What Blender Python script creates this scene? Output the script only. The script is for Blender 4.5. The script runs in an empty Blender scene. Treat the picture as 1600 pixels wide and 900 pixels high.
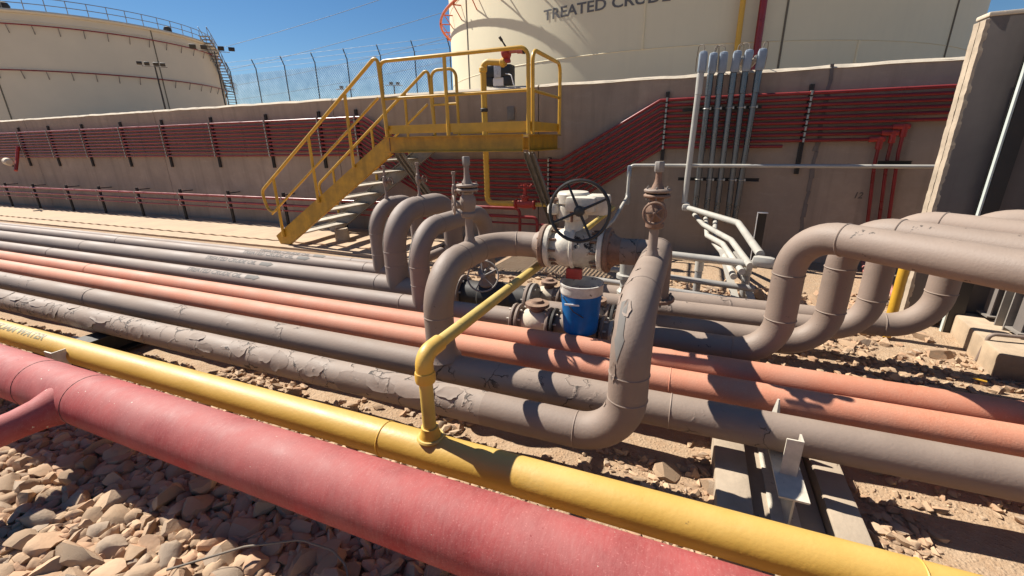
import bpy, bmesh, math, random
from mathutils import Vector, Matrix, noise
from math import sin, cos, pi, radians
random.seed(7)
scn = bpy.context.scene
C = scn.collection
V = Vector

# ------------------------------------------------------------------ camera, sky, sun, exposure
H = 1.65
cam = bpy.data.cameras.new('camera'); camo = bpy.data.objects.new('camera', cam); C.objects.link(camo)
scn.camera = camo
cam.sensor_width = 36; cam.lens = 36 * 685 / 1600; cam.clip_start = .02; cam.clip_end = 3000
yaw, pitch, roll = radians(-22.5), radians(18.46), radians(1.0)
f0 = V((sin(yaw), cos(yaw), 0)); rt = V((cos(yaw), -sin(yaw), 0)); up = V((0, 0, 1))
fw = f0 * cos(pitch) - up * sin(pitch); dn = -(up * cos(pitch) + f0 * sin(pitch))
r2 = rt * cos(roll) + dn * sin(roll); d2 = -rt * sin(roll) + dn * cos(roll)
camo.matrix_world = Matrix(((r2.x, -d2.x, -fw.x, 0), (r2.y, -d2.y, -fw.y, 0), (r2.z, -d2.z, -fw.z, H), (0, 0, 0, 1)))

SUN_AZ, SUN_EL = radians(-82), radians(48)
world = bpy.data.worlds.new('World'); scn.world = world; world.use_nodes = True
wn = world.node_tree.nodes; wl = world.node_tree.links
sky = wn.new('ShaderNodeTexSky'); sky.sky_type = 'NISHITA'; sky.sun_disc = False
sky.sun_elevation = SUN_EL; sky.sun_rotation = SUN_AZ; sky.air_density = 1.0; sky.dust_density = .05; sky.ozone_density = 4; sky.altitude = 400
hs = wn.new('ShaderNodeHueSaturation'); hs.inputs['Saturation'].default_value = 1.2; wl.new(sky.outputs[0], hs.inputs['Color']); wl.new(hs.outputs[0], wn['Background'].inputs[0]); wn['Background'].inputs[1].default_value = .05
sun = bpy.data.lights.new('sun', 'SUN'); suno = bpy.data.objects.new('sun', sun); C.objects.link(suno)
sun.energy = 5.0; sun.angle = radians(.53); sun.color = (1, .94, .84)
SD = V((sin(SUN_AZ) * cos(SUN_EL), cos(SUN_AZ) * cos(SUN_EL), sin(SUN_EL)))
suno.rotation_euler = SD.to_track_quat('Z', 'Y').to_euler(); suno.location = SD * 40
scn.view_settings.view_transform = 'Standard'; scn.view_settings.look = 'None'; scn.view_settings.exposure = .82; scn.view_settings.gamma = 1

# ------------------------------------------------------------------ materials
MATS = {}
def base(name):
    m = bpy.data.materials.new(name); m.use_nodes = True
    nt = m.node_tree; return m, nt, nt.nodes, nt.links, nt.nodes['Principled BSDF']
def nz(nt, src, scale, detail=4, rough=.6, dist=0.):
    n = nt.nodes.new('ShaderNodeTexNoise'); n.inputs['Scale'].default_value = scale; n.inputs['Detail'].default_value = detail
    n.inputs['Roughness'].default_value = rough; n.inputs['Distortion'].default_value = dist
    nt.links.new(src, n.inputs['Vector']); return n.outputs['Fac']
def ramp(nt, src, a, b, lo=0., hi=1.):
    n = nt.nodes.new('ShaderNodeMapRange'); n.inputs[1].default_value = a; n.inputs[2].default_value = b
    n.inputs[3].default_value = lo; n.inputs[4].default_value = hi; nt.links.new(src, n.inputs[0]); return n.outputs[0]
def mixc(nt, fac, a, b):
    n = nt.nodes.new('ShaderNodeMix'); n.data_type = 'RGBA'
    if hasattr(fac, 'node'): nt.links.new(fac, n.inputs[0])
    else: n.inputs[0].default_value = fac
    for s, i in ((a, 6), (b, 7)):
        if hasattr(s, 'node'): nt.links.new(s, n.inputs[i])
        else: n.inputs[i].default_value = (*s, 1)
    return n.outputs[2]
def mth(nt, op, a, b=None):
    n = nt.nodes.new('ShaderNodeMath'); n.operation = op
    for s, i in ((a, 0), (b, 1)):
        if s is None: continue
        if hasattr(s, 'node'): nt.links.new(s, n.inputs[i])
        else: n.inputs[i].default_value = s
    return n.outputs[0]
def bump(nt, bsdf, h, strength=.3, dist=.01):
    n = nt.nodes.new('ShaderNodeBump'); n.inputs['Strength'].default_value = strength; n.inputs['Distance'].default_value = dist
    nt.links.new(h, n.inputs['Height']); nt.links.new(n.outputs[0], bsdf.inputs['Normal'])
def paint(name, col, rough=.55, var=.25, scale=5, fine=60, dust=0., dustcol=(.46, .37, .28), bmp=.15, metal=0., peel=0., chip=0., chipcol=(.06, .045, .035), spots=0., fade=None, streak=0., grain=None, smear=None):
    m, nt, N, L, B = base(name)
    tc = N.new('ShaderNodeTexCoord').outputs['Object']
    n1 = nz(nt, tc, scale, 5); n2 = nz(nt, tc, fine, 3)
    dark = tuple(c * (1 - var) for c in col); lite = tuple(min(1, c * (1 + var * .7)) for c in col)
    c = mixc(nt, ramp(nt, n1, .3, .7), dark, lite)
    if fade: c = mixc(nt, ramp(nt, nz(nt, tc, scale * 4.3, 6, .7), .4, .68, 0, .8), c, fade)
    h = n2
    if grain:      # short chalky strokes running round the pipe
        mp = N.new('ShaderNodeMapping'); mp.inputs['Scale'].default_value = (95, 22, 22); L.new(tc, mp.inputs[0])
        gn = nz(nt, mp.outputs[0], 1., 5, .7)
        c = mixc(nt, ramp(nt, gn, .42, .72, 0, .42), c, grain)
        c = mixc(nt, ramp(nt, nz(nt, tc, 2.1, 6, .65, .8), .42, .68, 0, .5), c, grain)
        c = mixc(nt, ramp(nt, nz(nt, tc, 160, 2, .5), .62, .7, 0, .4), c, tuple(min(1, x * 1.5) for x in grain))
    if smear:
        mp = N.new('ShaderNodeMapping'); mp.inputs['Scale'].default_value = (1.2, 1, 5); mp.inputs['Rotation'].default_value = (0, .35, 0); L.new(tc, mp.inputs[0])
        c = mixc(nt, ramp(nt, nz(nt, mp.outputs[0], 2.2, 8, .75, .6), .56, .74, 0, .5), c, smear)
    if streak:
        mp = N.new('ShaderNodeMapping'); mp.inputs['Scale'].default_value = (2.2, 2.2, .16); L.new(tc, mp.inputs[0])
        c = mixc(nt, ramp(nt, nz(nt, mp.outputs[0], 2.6, 5), .5, .72, 0, streak), c, tuple(x * .45 for x in col))
    if dust:
        g = N.new('ShaderNodeNewGeometry'); sx = N.new('ShaderNodeSeparateXYZ'); L.new(g.outputs['Normal'], sx.inputs[0])
        d = mth(nt, 'MULTIPLY', ramp(nt, sx.outputs[2], .1, 1., 0, dust), ramp(nt, n1, .25, .7, .45, 1))
        c = mixc(nt, d, c, dustcol)
    if chip:
        k = ramp(nt, nz(nt, tc, 11, 6, .75), .66 - chip * .2, .68 - chip * .2)
        c = mixc(nt, k, c, chipcol)
    if spots:
        k = ramp(nt, nz(nt, tc, 38, 2, .5), .74 - spots, .76 - spots)
        c = mixc(nt, k, c, (.62, .53, .42))
    if peel:
        w = N.new('ShaderNodeTexNoise'); w.inputs['Scale'].default_value = 7; w.inputs['Detail'].default_value = 5; L.new(tc, w.inputs['Vector'])
        mx = N.new('ShaderNodeMix'); mx.data_type = 'VECTOR'; mx.inputs[0].default_value = .2; L.new(tc, mx.inputs[4]); L.new(w.outputs['Color'], mx.inputs[5])
        vo = N.new('ShaderNodeTexVoronoi'); vo.feature = 'DISTANCE_TO_EDGE'; vo.inputs['Scale'].default_value = 7.5; L.new(mx.outputs[1], vo.inputs['Vector'])
        area = ramp(nt, nz(nt, tc, 1.9, 3), .60 - .22 * peel, .64 - .22 * peel)
        wdt = ramp(nt, nz(nt, tc, 7, 4, .7), .42, .72, .0, .045)
        crack = mth(nt, 'MULTIPLY', mth(nt, 'LESS_THAN', vo.outputs[0], wdt), area)
        c = mixc(nt, crack, c, chipcol)
        lift = mth(nt, 'MULTIPLY', mth(nt, 'MULTIPLY', ramp(nt, vo.outputs[0], 0, .09, 1, 0), area), ramp(nt, wdt, 0, .02))
        h = mth(nt, 'ADD', mth(nt, 'MULTIPLY', n2, .3), mth(nt, 'SUBTRACT', mth(nt, 'MULTIPLY', lift, .9), mth(nt, 'MULTIPLY', crack, 1.6)))
    oi = N.new('ShaderNodeObjectInfo').outputs['Random']; vm = N.new('ShaderNodeVectorMath'); vm.operation = 'SCALE'
    L.new(c, vm.inputs[0]); L.new(ramp(nt, oi, 0, 1, .88, 1.08), vm.inputs['Scale']); c = vm.outputs[0]
    L.new(c, B.inputs['Base Color'])
    L.new(ramp(nt, n1, .3, .7, rough - .08, rough + .12), B.inputs['Roughness']); B.inputs['Metallic'].default_value = metal
    bump(nt, B, h, bmp if not peel else .55, .004 if not peel else .007)
    MATS[name] = m; return m

BR = (.235, .172, .136)
paint('brown', BR, .62, .14, 3, 90, dust=.4, dustcol=(.37, .295, .235), bmp=.3, chip=.03, smear=(.30, .235, .185))
paint('brown_clean', (.225, .168, .14), .68, .12, 2.5, 90, dust=.5, dustcol=(.40, .33, .275), bmp=.2, smear=(.30, .24, .20))
paint('brown_peel', (.245, .187, .15), .7, .14, 3, 60, dust=.42, dustcol=(.39, .315, .255), peel=1.0, smear=(.31, .245, .195))
paint('brown_chip', BR, .7, .14, 3, 60, dust=.42, dustcol=(.37, .295, .235), peel=.25, smear=(.30, .235, .185))
paint('orange', (.57, .18, .095), .68, .16, 1.6, 110, dust=.42, dustcol=(.58, .33, .22), bmp=.3, fade=(.52, .23, .15), grain=(.56, .25, .16))
paint('red_pipe', (.36, .028, .03), .7, .3, 6, 140, dust=.3, dustcol=(.45, .23, .2), bmp=.16, spots=-.01, grain=(.44, .155, .14), chip=-.12, chipcol=(.24, .02, .02))
paint('yellow_pipe', (.62, .36, .045), .5, .12, 2.5, 55, dust=.4, dustcol=(.62, .47, .24), bmp=.28, smear=(.66, .45, .14), chip=-.07, chipcol=(.3, .19, .06))
paint('yellow_arm', (.56, .38, .075), .5, .18, 6, 60, dust=.5, dustcol=(.58, .46, .22), bmp=.2, chip=.06, chipcol=(.16, .11, .04))
paint('yellow_rail', (.60, .335, .03), .38, .16, 6, 70, dust=.1, bmp=.1, chip=-.12, chipcol=(.22, .1, .02))
paint('yellow_steel', (.50, .27, .02), .45, .3, 7, 60, bmp=.15, chip=.0, chipcol=(.12, .05, .015), streak=.5)
paint('wall', (.375, .292, .225), .9, .24, .9, 26, bmp=.45, streak=.45, fade=(.315, .245, .19), smear=(.47, .38, .3))
paint('coping', (.62, .53, .41), .9, .2, 5, 30, bmp=.5)
paint('concrete', (.40, .32, .235), .92, .28, 4, 45, dust=.3, bmp=.6, chip=-.05, chipcol=(.2, .15, .1))
paint('kerb', (.40, .295, .195), .93, .3, 4, 45, dust=.3, bmp=.5, streak=.5, chip=-.03, chipcol=(.22, .15, .09))
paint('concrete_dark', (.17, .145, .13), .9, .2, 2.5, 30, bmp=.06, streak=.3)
paint('apron', (.45, .325, .215), .9, .2, 2, 40, bmp=.4)
paint('tank', (.82, .75, .54), .6, .07, .5, 12, bmp=.05, streak=.06)
paint('tank_far', (.72, .65, .51), .6, .06, .3, 8, bmp=.05)
paint('tank_seam', (.78, .69, .47), .6, .05, .5, 12, bmp=.05)
paint('seam_dark', (.16, .14, .1), .7, .1, 2, 12, bmp=.05)
paint('tube_red', (.25, .015, .017), .3, .2, 4, 50, bmp=.05, dust=.25, dustcol=(.45, .22, .19))
paint('ring_orange', (.55, .12, .04), .5, .2, 4, 50, bmp=.05)
paint('red_valve', (.40, .035, .025), .45, .25, 12, 60, bmp=.15, dust=.2)
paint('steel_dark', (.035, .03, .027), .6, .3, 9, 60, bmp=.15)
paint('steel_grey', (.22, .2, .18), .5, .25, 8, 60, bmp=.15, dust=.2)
paint('galv', (.42, .41, .37), .42, .2, 12, 60, bmp=.1, metal=.35, dust=.2)
paint('tread', (.47, .41, .33), .6, .2, 8, 60, bmp=.2)
paint('conduit', (.17, .18, .19), .28, .18, 6, 60, bmp=.06, metal=.75)
paint('conduit_lite', (.42, .405, .365), .42, .12, 6, 60, bmp=.08, dust=.25)
paint('fitting', (.27, .32, .38), .5, .12, 14, 60, bmp=.1)
paint('grey_pipe', (.30, .295, .285), .45, .15, 4, 60, bmp=.1, dust=.3)
paint('white_paint', (.66, .60, .50), .5, .25, 14, 60, bmp=.2, dust=.2, chip=.1, chipcol=(.22, .1, .05))
paint('oil_stained', (.60, .54, .44), .42, .3, 10, 60, bmp=.3, chip=.52, chipcol=(.02, .012, .008), streak=.9)
paint('white_stained', (.66, .60, .50), .5, .25, 14, 60, bmp=.25, chip=.2, chipcol=(.035, .018, .01))
paint('rust', (.21, .12, .08), .7, .35, 20, 90, dust=.45, dustcol=(.38, .27, .19), bmp=.5)
paint('black_oil', (.016, .012, .01), .35, .5, 25, 60, bmp=.3)
paint('black_rubber', (.022, .021, .02), .42, .25, 12, 70, bmp=.1)
paint('blue', (.02, .29, .78), .42, .2, 8, 60, bmp=.12, chip=-.1, chipcol=(.12, .17, .24), streak=.6, smear=(.07, .33, .68))
paint('bucket_white', (.66, .63, .58), .5, .25, 12, 60, bmp=.15, chip=.25, chipcol=(.12, .1, .09))
paint('dark_dirt', (.06, .045, .035), .95, .3, 8, 60, bmp=.4)
paint('letter_grey', (.14, .14, .14), .7, .15, 6, 40, bmp=.02)
paint('letter_faint', (.17, .152, .14), .8, .2, 7, 40, bmp=.02)
paint('arrow_blue', (.175, .16, .145), .8, .2, 7, 40, bmp=.02)
paint('letter_olive', (.20, .17, .075), .5, .25, 12, 40, bmp=.02)
paint('black_paint', (.012, .011, .01), .45, .2, 12, 40, bmp=.02)
paint('scribble', (.15, .12, .1), .8, .3, 30, 40, bmp=.02)
paint('plastic_white', (.78, .77, .74), .45, .06, 12, 60, bmp=.03)
paint('label_plate', (.50, .52, .54), .4, .3, 60, 90, bmp=.03)
paint('wire', (.12, .16, .22), .6, .1, 3, 30, bmp=.02)
paint('mesh_wire', (.62, .72, .85), .35, .65, 1.1, 20, bmp=.02, metal=.2)  # strong noise from dull blue to near white paints glint patches on the wires
paint('cable', (.20, .16, .12), .6, .2, 30, 60, bmp=.1)
paint('pink_tube', (.44, .13, .11), .5, .2, 8, 60, dust=.5, dustcol=(.52, .33, .27), bmp=.15)
paint('green_strip', (.52, .56, .52), .45, .1, 8, 50, bmp=.05)

def translucent(name, fac):
    """thin plastic wall: part of the light passes through"""
    m = MATS[name]; nt = m.node_tree; B = nt.nodes['Principled BSDF']; tr = nt.nodes.new('ShaderNodeBsdfTranslucent'); mx = nt.nodes.new('ShaderNodeMixShader')
    nt.links.new(B.inputs['Base Color'].links[0].from_socket, tr.inputs[0]); mx.inputs[0].default_value = fac
    nt.links.new(B.outputs[0], mx.inputs[1]); nt.links.new(tr.outputs[0], mx.inputs[2]); nt.links.new(mx.outputs[0], nt.nodes['Material Output'].inputs[0])
translucent('blue', .5)
def stone_mat(name, col, var=.35):
    m, nt, N, L, B = base(name)
    tc = N.new('ShaderNodeTexCoord').outputs['Object']; oi = N.new('ShaderNodeObjectInfo').outputs['Random']
    isl = N.new('ShaderNodeNewGeometry').outputs['Random Per Island']; oi = mth(nt, 'FRACT', mth(nt, 'ADD', mth(nt, 'MULTIPLY', isl, 3.7), oi))
    a = mixc(nt, oi, tuple(c * (1 - var) for c in col), tuple(c * (1 + var * .45) for c in col))
    hue = mixc(nt, ramp(nt, nz(nt, tc, 3, 4), .42, .62), a, (.46, .27, .155))
    tw = mth(nt, 'FRACT', mth(nt, 'MULTIPLY', oi, 7.31))
    a = mixc(nt, mth(nt, 'MULTIPLY', tw, .55), a, hue)
    a = mixc(nt, ramp(nt, nz(nt, tc, 26, 5), .35, .75, 0, .35), a, (.30, .2, .125))
    gy_ = mth(nt, 'FRACT', mth(nt, 'MULTIPLY', oi, 13.7)); a = mixc(nt, ramp(nt, gy_, .8, .95, 0, .6), a, (.33, .265, .205)); a = mixc(nt, ramp(nt, gy_, .3, .1, 0, .6), a, (.47, .27, .16))
    L.new(a, B.inputs['Base Color']); B.inputs['Roughness'].default_value = .9
    bump(nt, B, nz(nt, tc, 22, 6, .65), .5, .012); MATS[name] = m
stone_mat('stone', (.475, .33, .21), .4)
def soil():
    m, nt, N, L, B = base('soil')
    tc = N.new('ShaderNodeTexCoord').outputs['Object']
    a = mixc(nt, ramp(nt, nz(nt, tc, 1.1, 5), .3, .7), (.33, .225, .14), (.44, .315, .205))
    a = mixc(nt, ramp(nt, nz(nt, tc, 14, 6, .7), .42, .66), a, (.36, .235, .14))
    vo = N.new('ShaderNodeTexVoronoi'); vo.inputs['Scale'].default_value = 55; L.new(tc, vo.inputs['Vector'])
    a = mixc(nt, ramp(nt, vo.outputs['Distance'], .05, .3, .35, 0), a, (.60, .47, .34))
    L.new(a, B.inputs['Base Color']); B.inputs['Roughness'].default_value = .95
    h = mth(nt, 'ADD', mth(nt, 'MULTIPLY', ramp(nt, vo.outputs['Distance'], 0, .5, 1, 0), .3), nz(nt, tc, 18, 8, .7))
    bump(nt, B, h, .75, .02); MATS['soil'] = m
soil()

# ------------------------------------------------------------------ mesh helpers
def frame(d):
    d = d.normalized(); a = V((0, 0, 1)) if abs(d.z) < .95 else V((1, 0, 0))
    n = (a - d * a.dot(d)).normalized(); return n, d.cross(n)
def fillet(pts, R, seg=8):
    """round the corners of a polyline with arcs of radius R"""
    pts = [V(p) for p in pts]; out = [pts[0]]
    for i in range(1, len(pts) - 1):
        a, b, c = pts[i - 1], pts[i], pts[i + 1]
        u = (a - b).normalized(); w = (c - b).normalized()
        ang = u.angle(w)
        if abs(ang - pi) < .01: out.append(b); continue
        t = R / math.tan(ang / 2); t = min(t, (a - b).length * .98, (c - b).length * .98); r = t * math.tan(ang / 2)
        p0 = b + u * t; ctr = b + (u + w).normalized() * (r / sin(ang / 2))
        v0 = p0 - ctr; ax = v0.cross(b + w * t - ctr).normalized(); tot = pi - ang
        for k in range(seg + 1): out.append(ctr + Matrix.Rotation(tot * k / seg, 3, ax) @ v0)
    out.append(pts[-1]); return out
def frames(pts):
    """parallel-transport frames: list of (point, normal, binormal), normal starts nearest +Z"""
    res = []; n = None
    for i, p in enumerate(pts):
        d = (pts[min(i + 1, len(pts) - 1)] - pts[max(i - 1, 0)]).normalized()
        if n is None: n, b = frame(d)
        else: n = (n - d * n.dot(d)).normalized(); b = d.cross(n)
        res.append((p, n.copy(), b.copy(), d))
    return res

class MB:
    def __init__(s): s.v = []; s.f = []
    def add(s, vs, fs):
        o = len(s.v); s.v += [V(x) for x in vs]; s.f += [[i + o for i in q] for q in fs]; return s
    def tube(s, pts, r, n=16, cap=True, jit=None):
        pts = [V(p) for p in pts]; fr = frames(pts); vs = []; fs = []
        for k, (p, a, b, d) in enumerate(fr):
            rr = r[k] if isinstance(r, (list, tuple)) else r
            for j in range(n):
                t = 2 * pi * j / n; vs.append(p + (a * cos(t) + b * sin(t)) * rr)
        m = len(pts)
        for k in range(m - 1):
            for j in range(n): fs.append((k * n + j, k * n + (j + 1) % n, (k + 1) * n + (j + 1) % n, (k + 1) * n + j))
        if cap: fs.append(list(range(n))[::-1]); fs.append([(m - 1) * n + j for j in range(n)])
        return s.add(vs, fs)
    def lathe(s, prof, o=(0, 0, 0), ax=(0, 0, 1), n=20, top=True):
        o = V(o); d = V(ax).normalized(); a, b = frame(d); vs = []; fs = []; m = len(prof)
        for r, h in prof:
            for j in range(n): t = 2 * pi * j / n; vs.append(o + d * h + (a * cos(t) + b * sin(t)) * max(r, 1e-4))
        for k in range(m - 1):
            for j in range(n): fs.append((k * n + j, k * n + (j + 1) % n, (k + 1) * n + (j + 1) % n, (k + 1) * n + j))
        fs.append(list(range(n))[::-1])
        if top: fs.append([(m - 1) * n + j for j in range(n)])
        return s.add(vs, fs)
    def cyl(s, p0, p1, r, n=12):
        p0, p1 = V(p0), V(p1); L = (p1 - p0).length; e = min(r * .18, L * .2)
        return s.lathe([(r - e, 0), (r, e), (r, L - e), (r - e, L)], p0, p1 - p0, n)
    def torus(s, c, ax, R, r, n=32, m=10):
        c = V(c); d = V(ax).normalized(); a, b = frame(d); vs = []; fs = []
        for i in range(n):
            t = 2 * pi * i / n; e = a * cos(t) + b * sin(t)
            for j in range(m): q = 2 * pi * j / m; vs.append(c + e * (R + r * cos(q)) + d * (r * sin(q)))
        for i in range(n):
            for j in range(m): fs.append((i * m + j, ((i + 1) % n) * m + j, ((i + 1) % n) * m + (j + 1) % m, i * m + (j + 1) % m))
        return s.add(vs, fs)
    def box(s, c, sz, rot=None, bev=0.):
        c = V(c); hx, hy, hz = sz[0] / 2, sz[1] / 2, sz[2] / 2
        M = rot or Matrix.Identity(3)
        if bev <= 0:
            vs = [c + M @ V((x * hx, y * hy, z * hz)) for x in (-1, 1) for y in (-1, 1) for z in (-1, 1)]
            return s.add(vs, [(0, 1, 3, 2), (4, 6, 7, 5), (0, 4, 5, 1), (2, 3, 7, 6), (0, 2, 6, 4), (1, 5, 7, 3)])
        bm = bmesh.new(); bmesh.ops.create_cube(bm, size=1)
        for v in bm.verts: v.co = V((v.co.x * sz[0], v.co.y * sz[1], v.co.z * sz[2]))
        bmesh.ops.bevel(bm, geom=bm.edges[:], offset=bev, segments=2, affect='EDGES', profile=.6)
        bm.verts.index_update()
        s.add([c + M @ v.co for v in bm.verts], [[v.index for v in f.verts] for f in bm.faces]); bm.free(); return s
    def prof(s, p0, p1, sec, upv=(0, 0, 1)):
        """extrude a closed 2D section (side, up) from p0 to p1"""
        p0, p1 = V(p0), V(p1); d = (p1 - p0).normalized(); u = V(upv); u = (u - d * u.dot(d)).normalized(); w = d.cross(u)
        m = len(sec); vs = [p + w * a + u * b for p in (p0, p1) for a, b in sec]
        fs = [(j, (j + 1) % m, m + (j + 1) % m, m + j) for j in range(m)] + [list(range(m))[::-1], [m + j for j in range(m)]]
        return s.add(vs, fs)
    def build(s, name, mat, parent=None, sharp=35):
        o = V((0, 0, 0))
        q = parent
        while q is not None: o = o + q.location; q = q.parent
        me = bpy.data.meshes.new(name); me.from_pydata([tuple(v - o) for v in s.v], [], s.f); me.update()
        bm = bmesh.new(); bm.from_mesh(me); bmesh.ops.recalc_face_normals(bm, faces=bm.faces[:]); bm.to_mesh(me); bm.free()
        me.materials.append(MATS[mat] if isinstance(mat, str) else mat)
        me.polygons.foreach_set('use_smooth', [True] * len(me.polygons)); me.set_sharp_from_angle(angle=radians(sharp))
        ob = bpy.data.objects.new(name, me); C.objects.link(ob); ob.parent = parent; return ob
def rect(w, h): return [(-w / 2, -h / 2), (w / 2, -h / 2), (w / 2, h / 2), (-w / 2, h / 2)]
def chan(h, fl, t): return [(0, -h / 2), (fl, -h / 2), (fl, -h / 2 + t), (t, -h / 2 + t), (t, h / 2 - t), (fl, h / 2 - t), (fl, h / 2), (0, h / 2)]
def ibeam(w, h, t): return [(-w/2, -h/2), (w/2, -h/2), (w/2, -h/2+t), (t/2, -h/2+t), (t/2, h/2-t), (w/2, h/2-t), (w/2, h/2), (-w/2, h/2), (-w/2, h/2-t), (-t/2, h/2-t), (-t/2, -h/2+t), (-w/2, -h/2+t)]

def tag(o, label=None, cat=None, group=None, kind=None):
    if label: o['label'] = label
    if cat: o['category'] = cat
    if group: o['group'] = group
    if kind: o['kind'] = kind
    return o
def thing(name, label, cat, loc=(0, 0, 0), group=None):
    o = bpy.data.objects.new(name, None); C.objects.link(o); o.location = loc; o.empty_display_size = .2
    return tag(o, label, cat, group)

class Pipe:
    """a swept pipe that also carries weld rings, text and arrows on its skin"""
    def __init__(s, pts, r, R=None, seg=10):
        s.r = r; s.pts = fillet(pts, R or r * 3, seg) if len(pts) > 2 else [V(p) for p in pts]
        q = [s.pts[0]]
        for p in s.pts[1:]:
            L = (p - q[-1]).length; k = max(1, int(L / .5)); a = q[-1]
            for i in range(1, k + 1): q.append(a.lerp(p, i / k))
        s.pts = [q[0]] + [b for a, b in zip(q, q[1:]) if (b - a).length > 1e-5]
        s.fr = frames(s.pts); s.S = [0.]
        for a, b in zip(s.pts, s.pts[1:]): s.S.append(s.S[-1] + (b - a).length)
    def at(s, t):
        t = min(max(t, 0), s.S[-1]); i = 0
        while i < len(s.S) - 2 and s.S[i + 1] < t: i += 1
        k = (t - s.S[i]) / (s.S[i + 1] - s.S[i]); A, B = s.fr[i], s.fr[i + 1]
        return A[0].lerp(B[0], k), A[1].lerp(B[1], k).normalized(), A[2].lerp(B[2], k).normalized(), A[3].lerp(B[3], k).normalized()
    def near(s, p):
        p = V(p); return min(((s.pts[i] - p).length, s.S[i]) for i in range(len(s.pts)))[1]
    def body(s, mat, parent, name='pipe_run', n=32, cap=True):
        return MB().tube(s.pts, s.r, n, cap).build(name, mat, parent, 50)
    def weld(s, t, mat, parent, w=.006):
        p, n, b, d = s.at(t); return MB().torus(p, d, s.r, w, 32, 6).build('weld_ring', mat, parent)
    def skin(s, t, phi, off=.0025):
        p, n, b, d = s.at(t); return p + (n * cos(phi) + b * sin(phi)) * (s.r + off)
    def arrow(s, t0, L, phi, wid, mat, parent, name='flow_arrow', k=14):
        """arrow pointing to +t (or -t when L is negative)"""
        vs = []; fs = []; m = 9
        for i in range(k + 1):
            a = i / k; half = .5 * wid * (.62 if a < .6 else (1 - a) / .4)
            for j in range(m): vs.append(s.skin(t0 + L * a, phi + (2 * j / (m - 1) - 1) * half / s.r))
        for i in range(k):
            for j in range(m - 1): q = i * m + j; fs.append((q, q + 1, q + m + 1, q + m))
        return MB().add(vs, fs).build(name, mat, parent)
    def text(s, body, t0, L, phi, mat, parent, hgt=None, name='lettering'):
        for x0, k, (vs, fs, w, h) in words(body, L):
            kh = (hgt / h) if hgt else k
            MB().add([s.skin(t0 + x0 + x * k, phi - (y - h / 2) * kh / s.r, .002) for x, y in vs], fs).build(name, mat, parent)
_tx = {}
def words(body, L):
    """word by word: start offset, scale and mesh of each, for a line L long"""
    k = L / text_mesh(body)[2]; ws = body.split(' ')
    return [((text_mesh(' '.join(ws[:i + 1]))[2] - text_mesh(w)[2]) * k, k, text_mesh(w)) for i, w in enumerate(ws)]
def text_mesh(body):
    if body in _tx: return _tx[body]
    cu = bpy.data.curves.new('lettering', 'FONT'); cu.body = body; cu.size = 1; cu.resolution_u = 3; cu.offset = .022
    ob = bpy.data.objects.new('lettering', cu); C.objects.link(ob)
    dg = bpy.context.evaluated_depsgraph_get(); me = ob.evaluated_get(dg).to_mesh()
    bm = bmesh.new(); bm.from_mesh(me)
    bmesh.ops.triangulate(bm, faces=bm.faces[:])
    bmesh.ops.subdivide_edges(bm, edges=[e for e in bm.edges if e.calc_length() > .2], cuts=2, use_grid_fill=False)
    bmesh.ops.triangulate(bm, faces=bm.faces[:])
    bm.verts.index_update(); vs = [(v.co.x, v.co.y) for v in bm.verts]; fs = [[v.index for v in f.verts] for f in bm.faces]; bm.free()
    ob.evaluated_get(dg).to_mesh_clear(); C.objects.unlink(ob); bpy.data.objects.remove(ob); bpy.data.curves.remove(cu)
    x0 = min(v[0] for v in vs); y0 = min(v[1] for v in vs); vs = [(x - x0, y - y0) for x, y in vs]
    _tx[body] = (vs, fs, max(v[0] for v in vs), max(v[1] for v in vs)); return _tx[body]

# ================================================================== THE SETTING
def smooth(a, b, x): t = min(1, max(0, (x - a) / (b - a))); return t * t * (3 - 2 * t)
def ground_z(x, y):
    k = smooth(-.2, .2, x + 30) * smooth(6.9, 6.4, y) * (1 - smooth(4.6, 5.0, y) * (1 - smooth(-4.6, -4.0, x)))
    z = noise.noise(V((x * .9, y * .9, 0))) * .03 + noise.noise(V((x * 4, y * 4, 3))) * .014 + noise.noise(V((x * 11, y * 11, 5))) * .006
    return z * k - .005
def axis(segs):
    out = []
    for a, b, st in segs:
        n = max(1, round((b - a) / st)); out += [a + (b - a) * i / n for i in range(n)]
    return out + [segs[-1][1]]
gx = axis([(-600, -40, 80), (-40, -8, 2), (-8, -5, .2), (-5, 3.6, .06), (3.6, 8, .4), (8, 40, 4), (40, 600, 80)])
gy = axis([(-300, -20, 40), (-20, -1, 2), (-1, 4.8, .06), (4.8, 7, .2), (7, 40, 3), (40, 900, 80)])
nx = len(gx)
g = MB(); g.add([(x, y, ground_z(x, y)) for y in gy for x in gx], [(j * nx + i, j * nx + i + 1, (j + 1) * nx + i + 1, (j + 1) * nx + i) for j in range(len(gy) - 1) for i in range(nx - 1)])
ground = tag(g.build('ground', 'soil'), 'sandy stony ground under and around the pipes', kind='structure')

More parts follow.
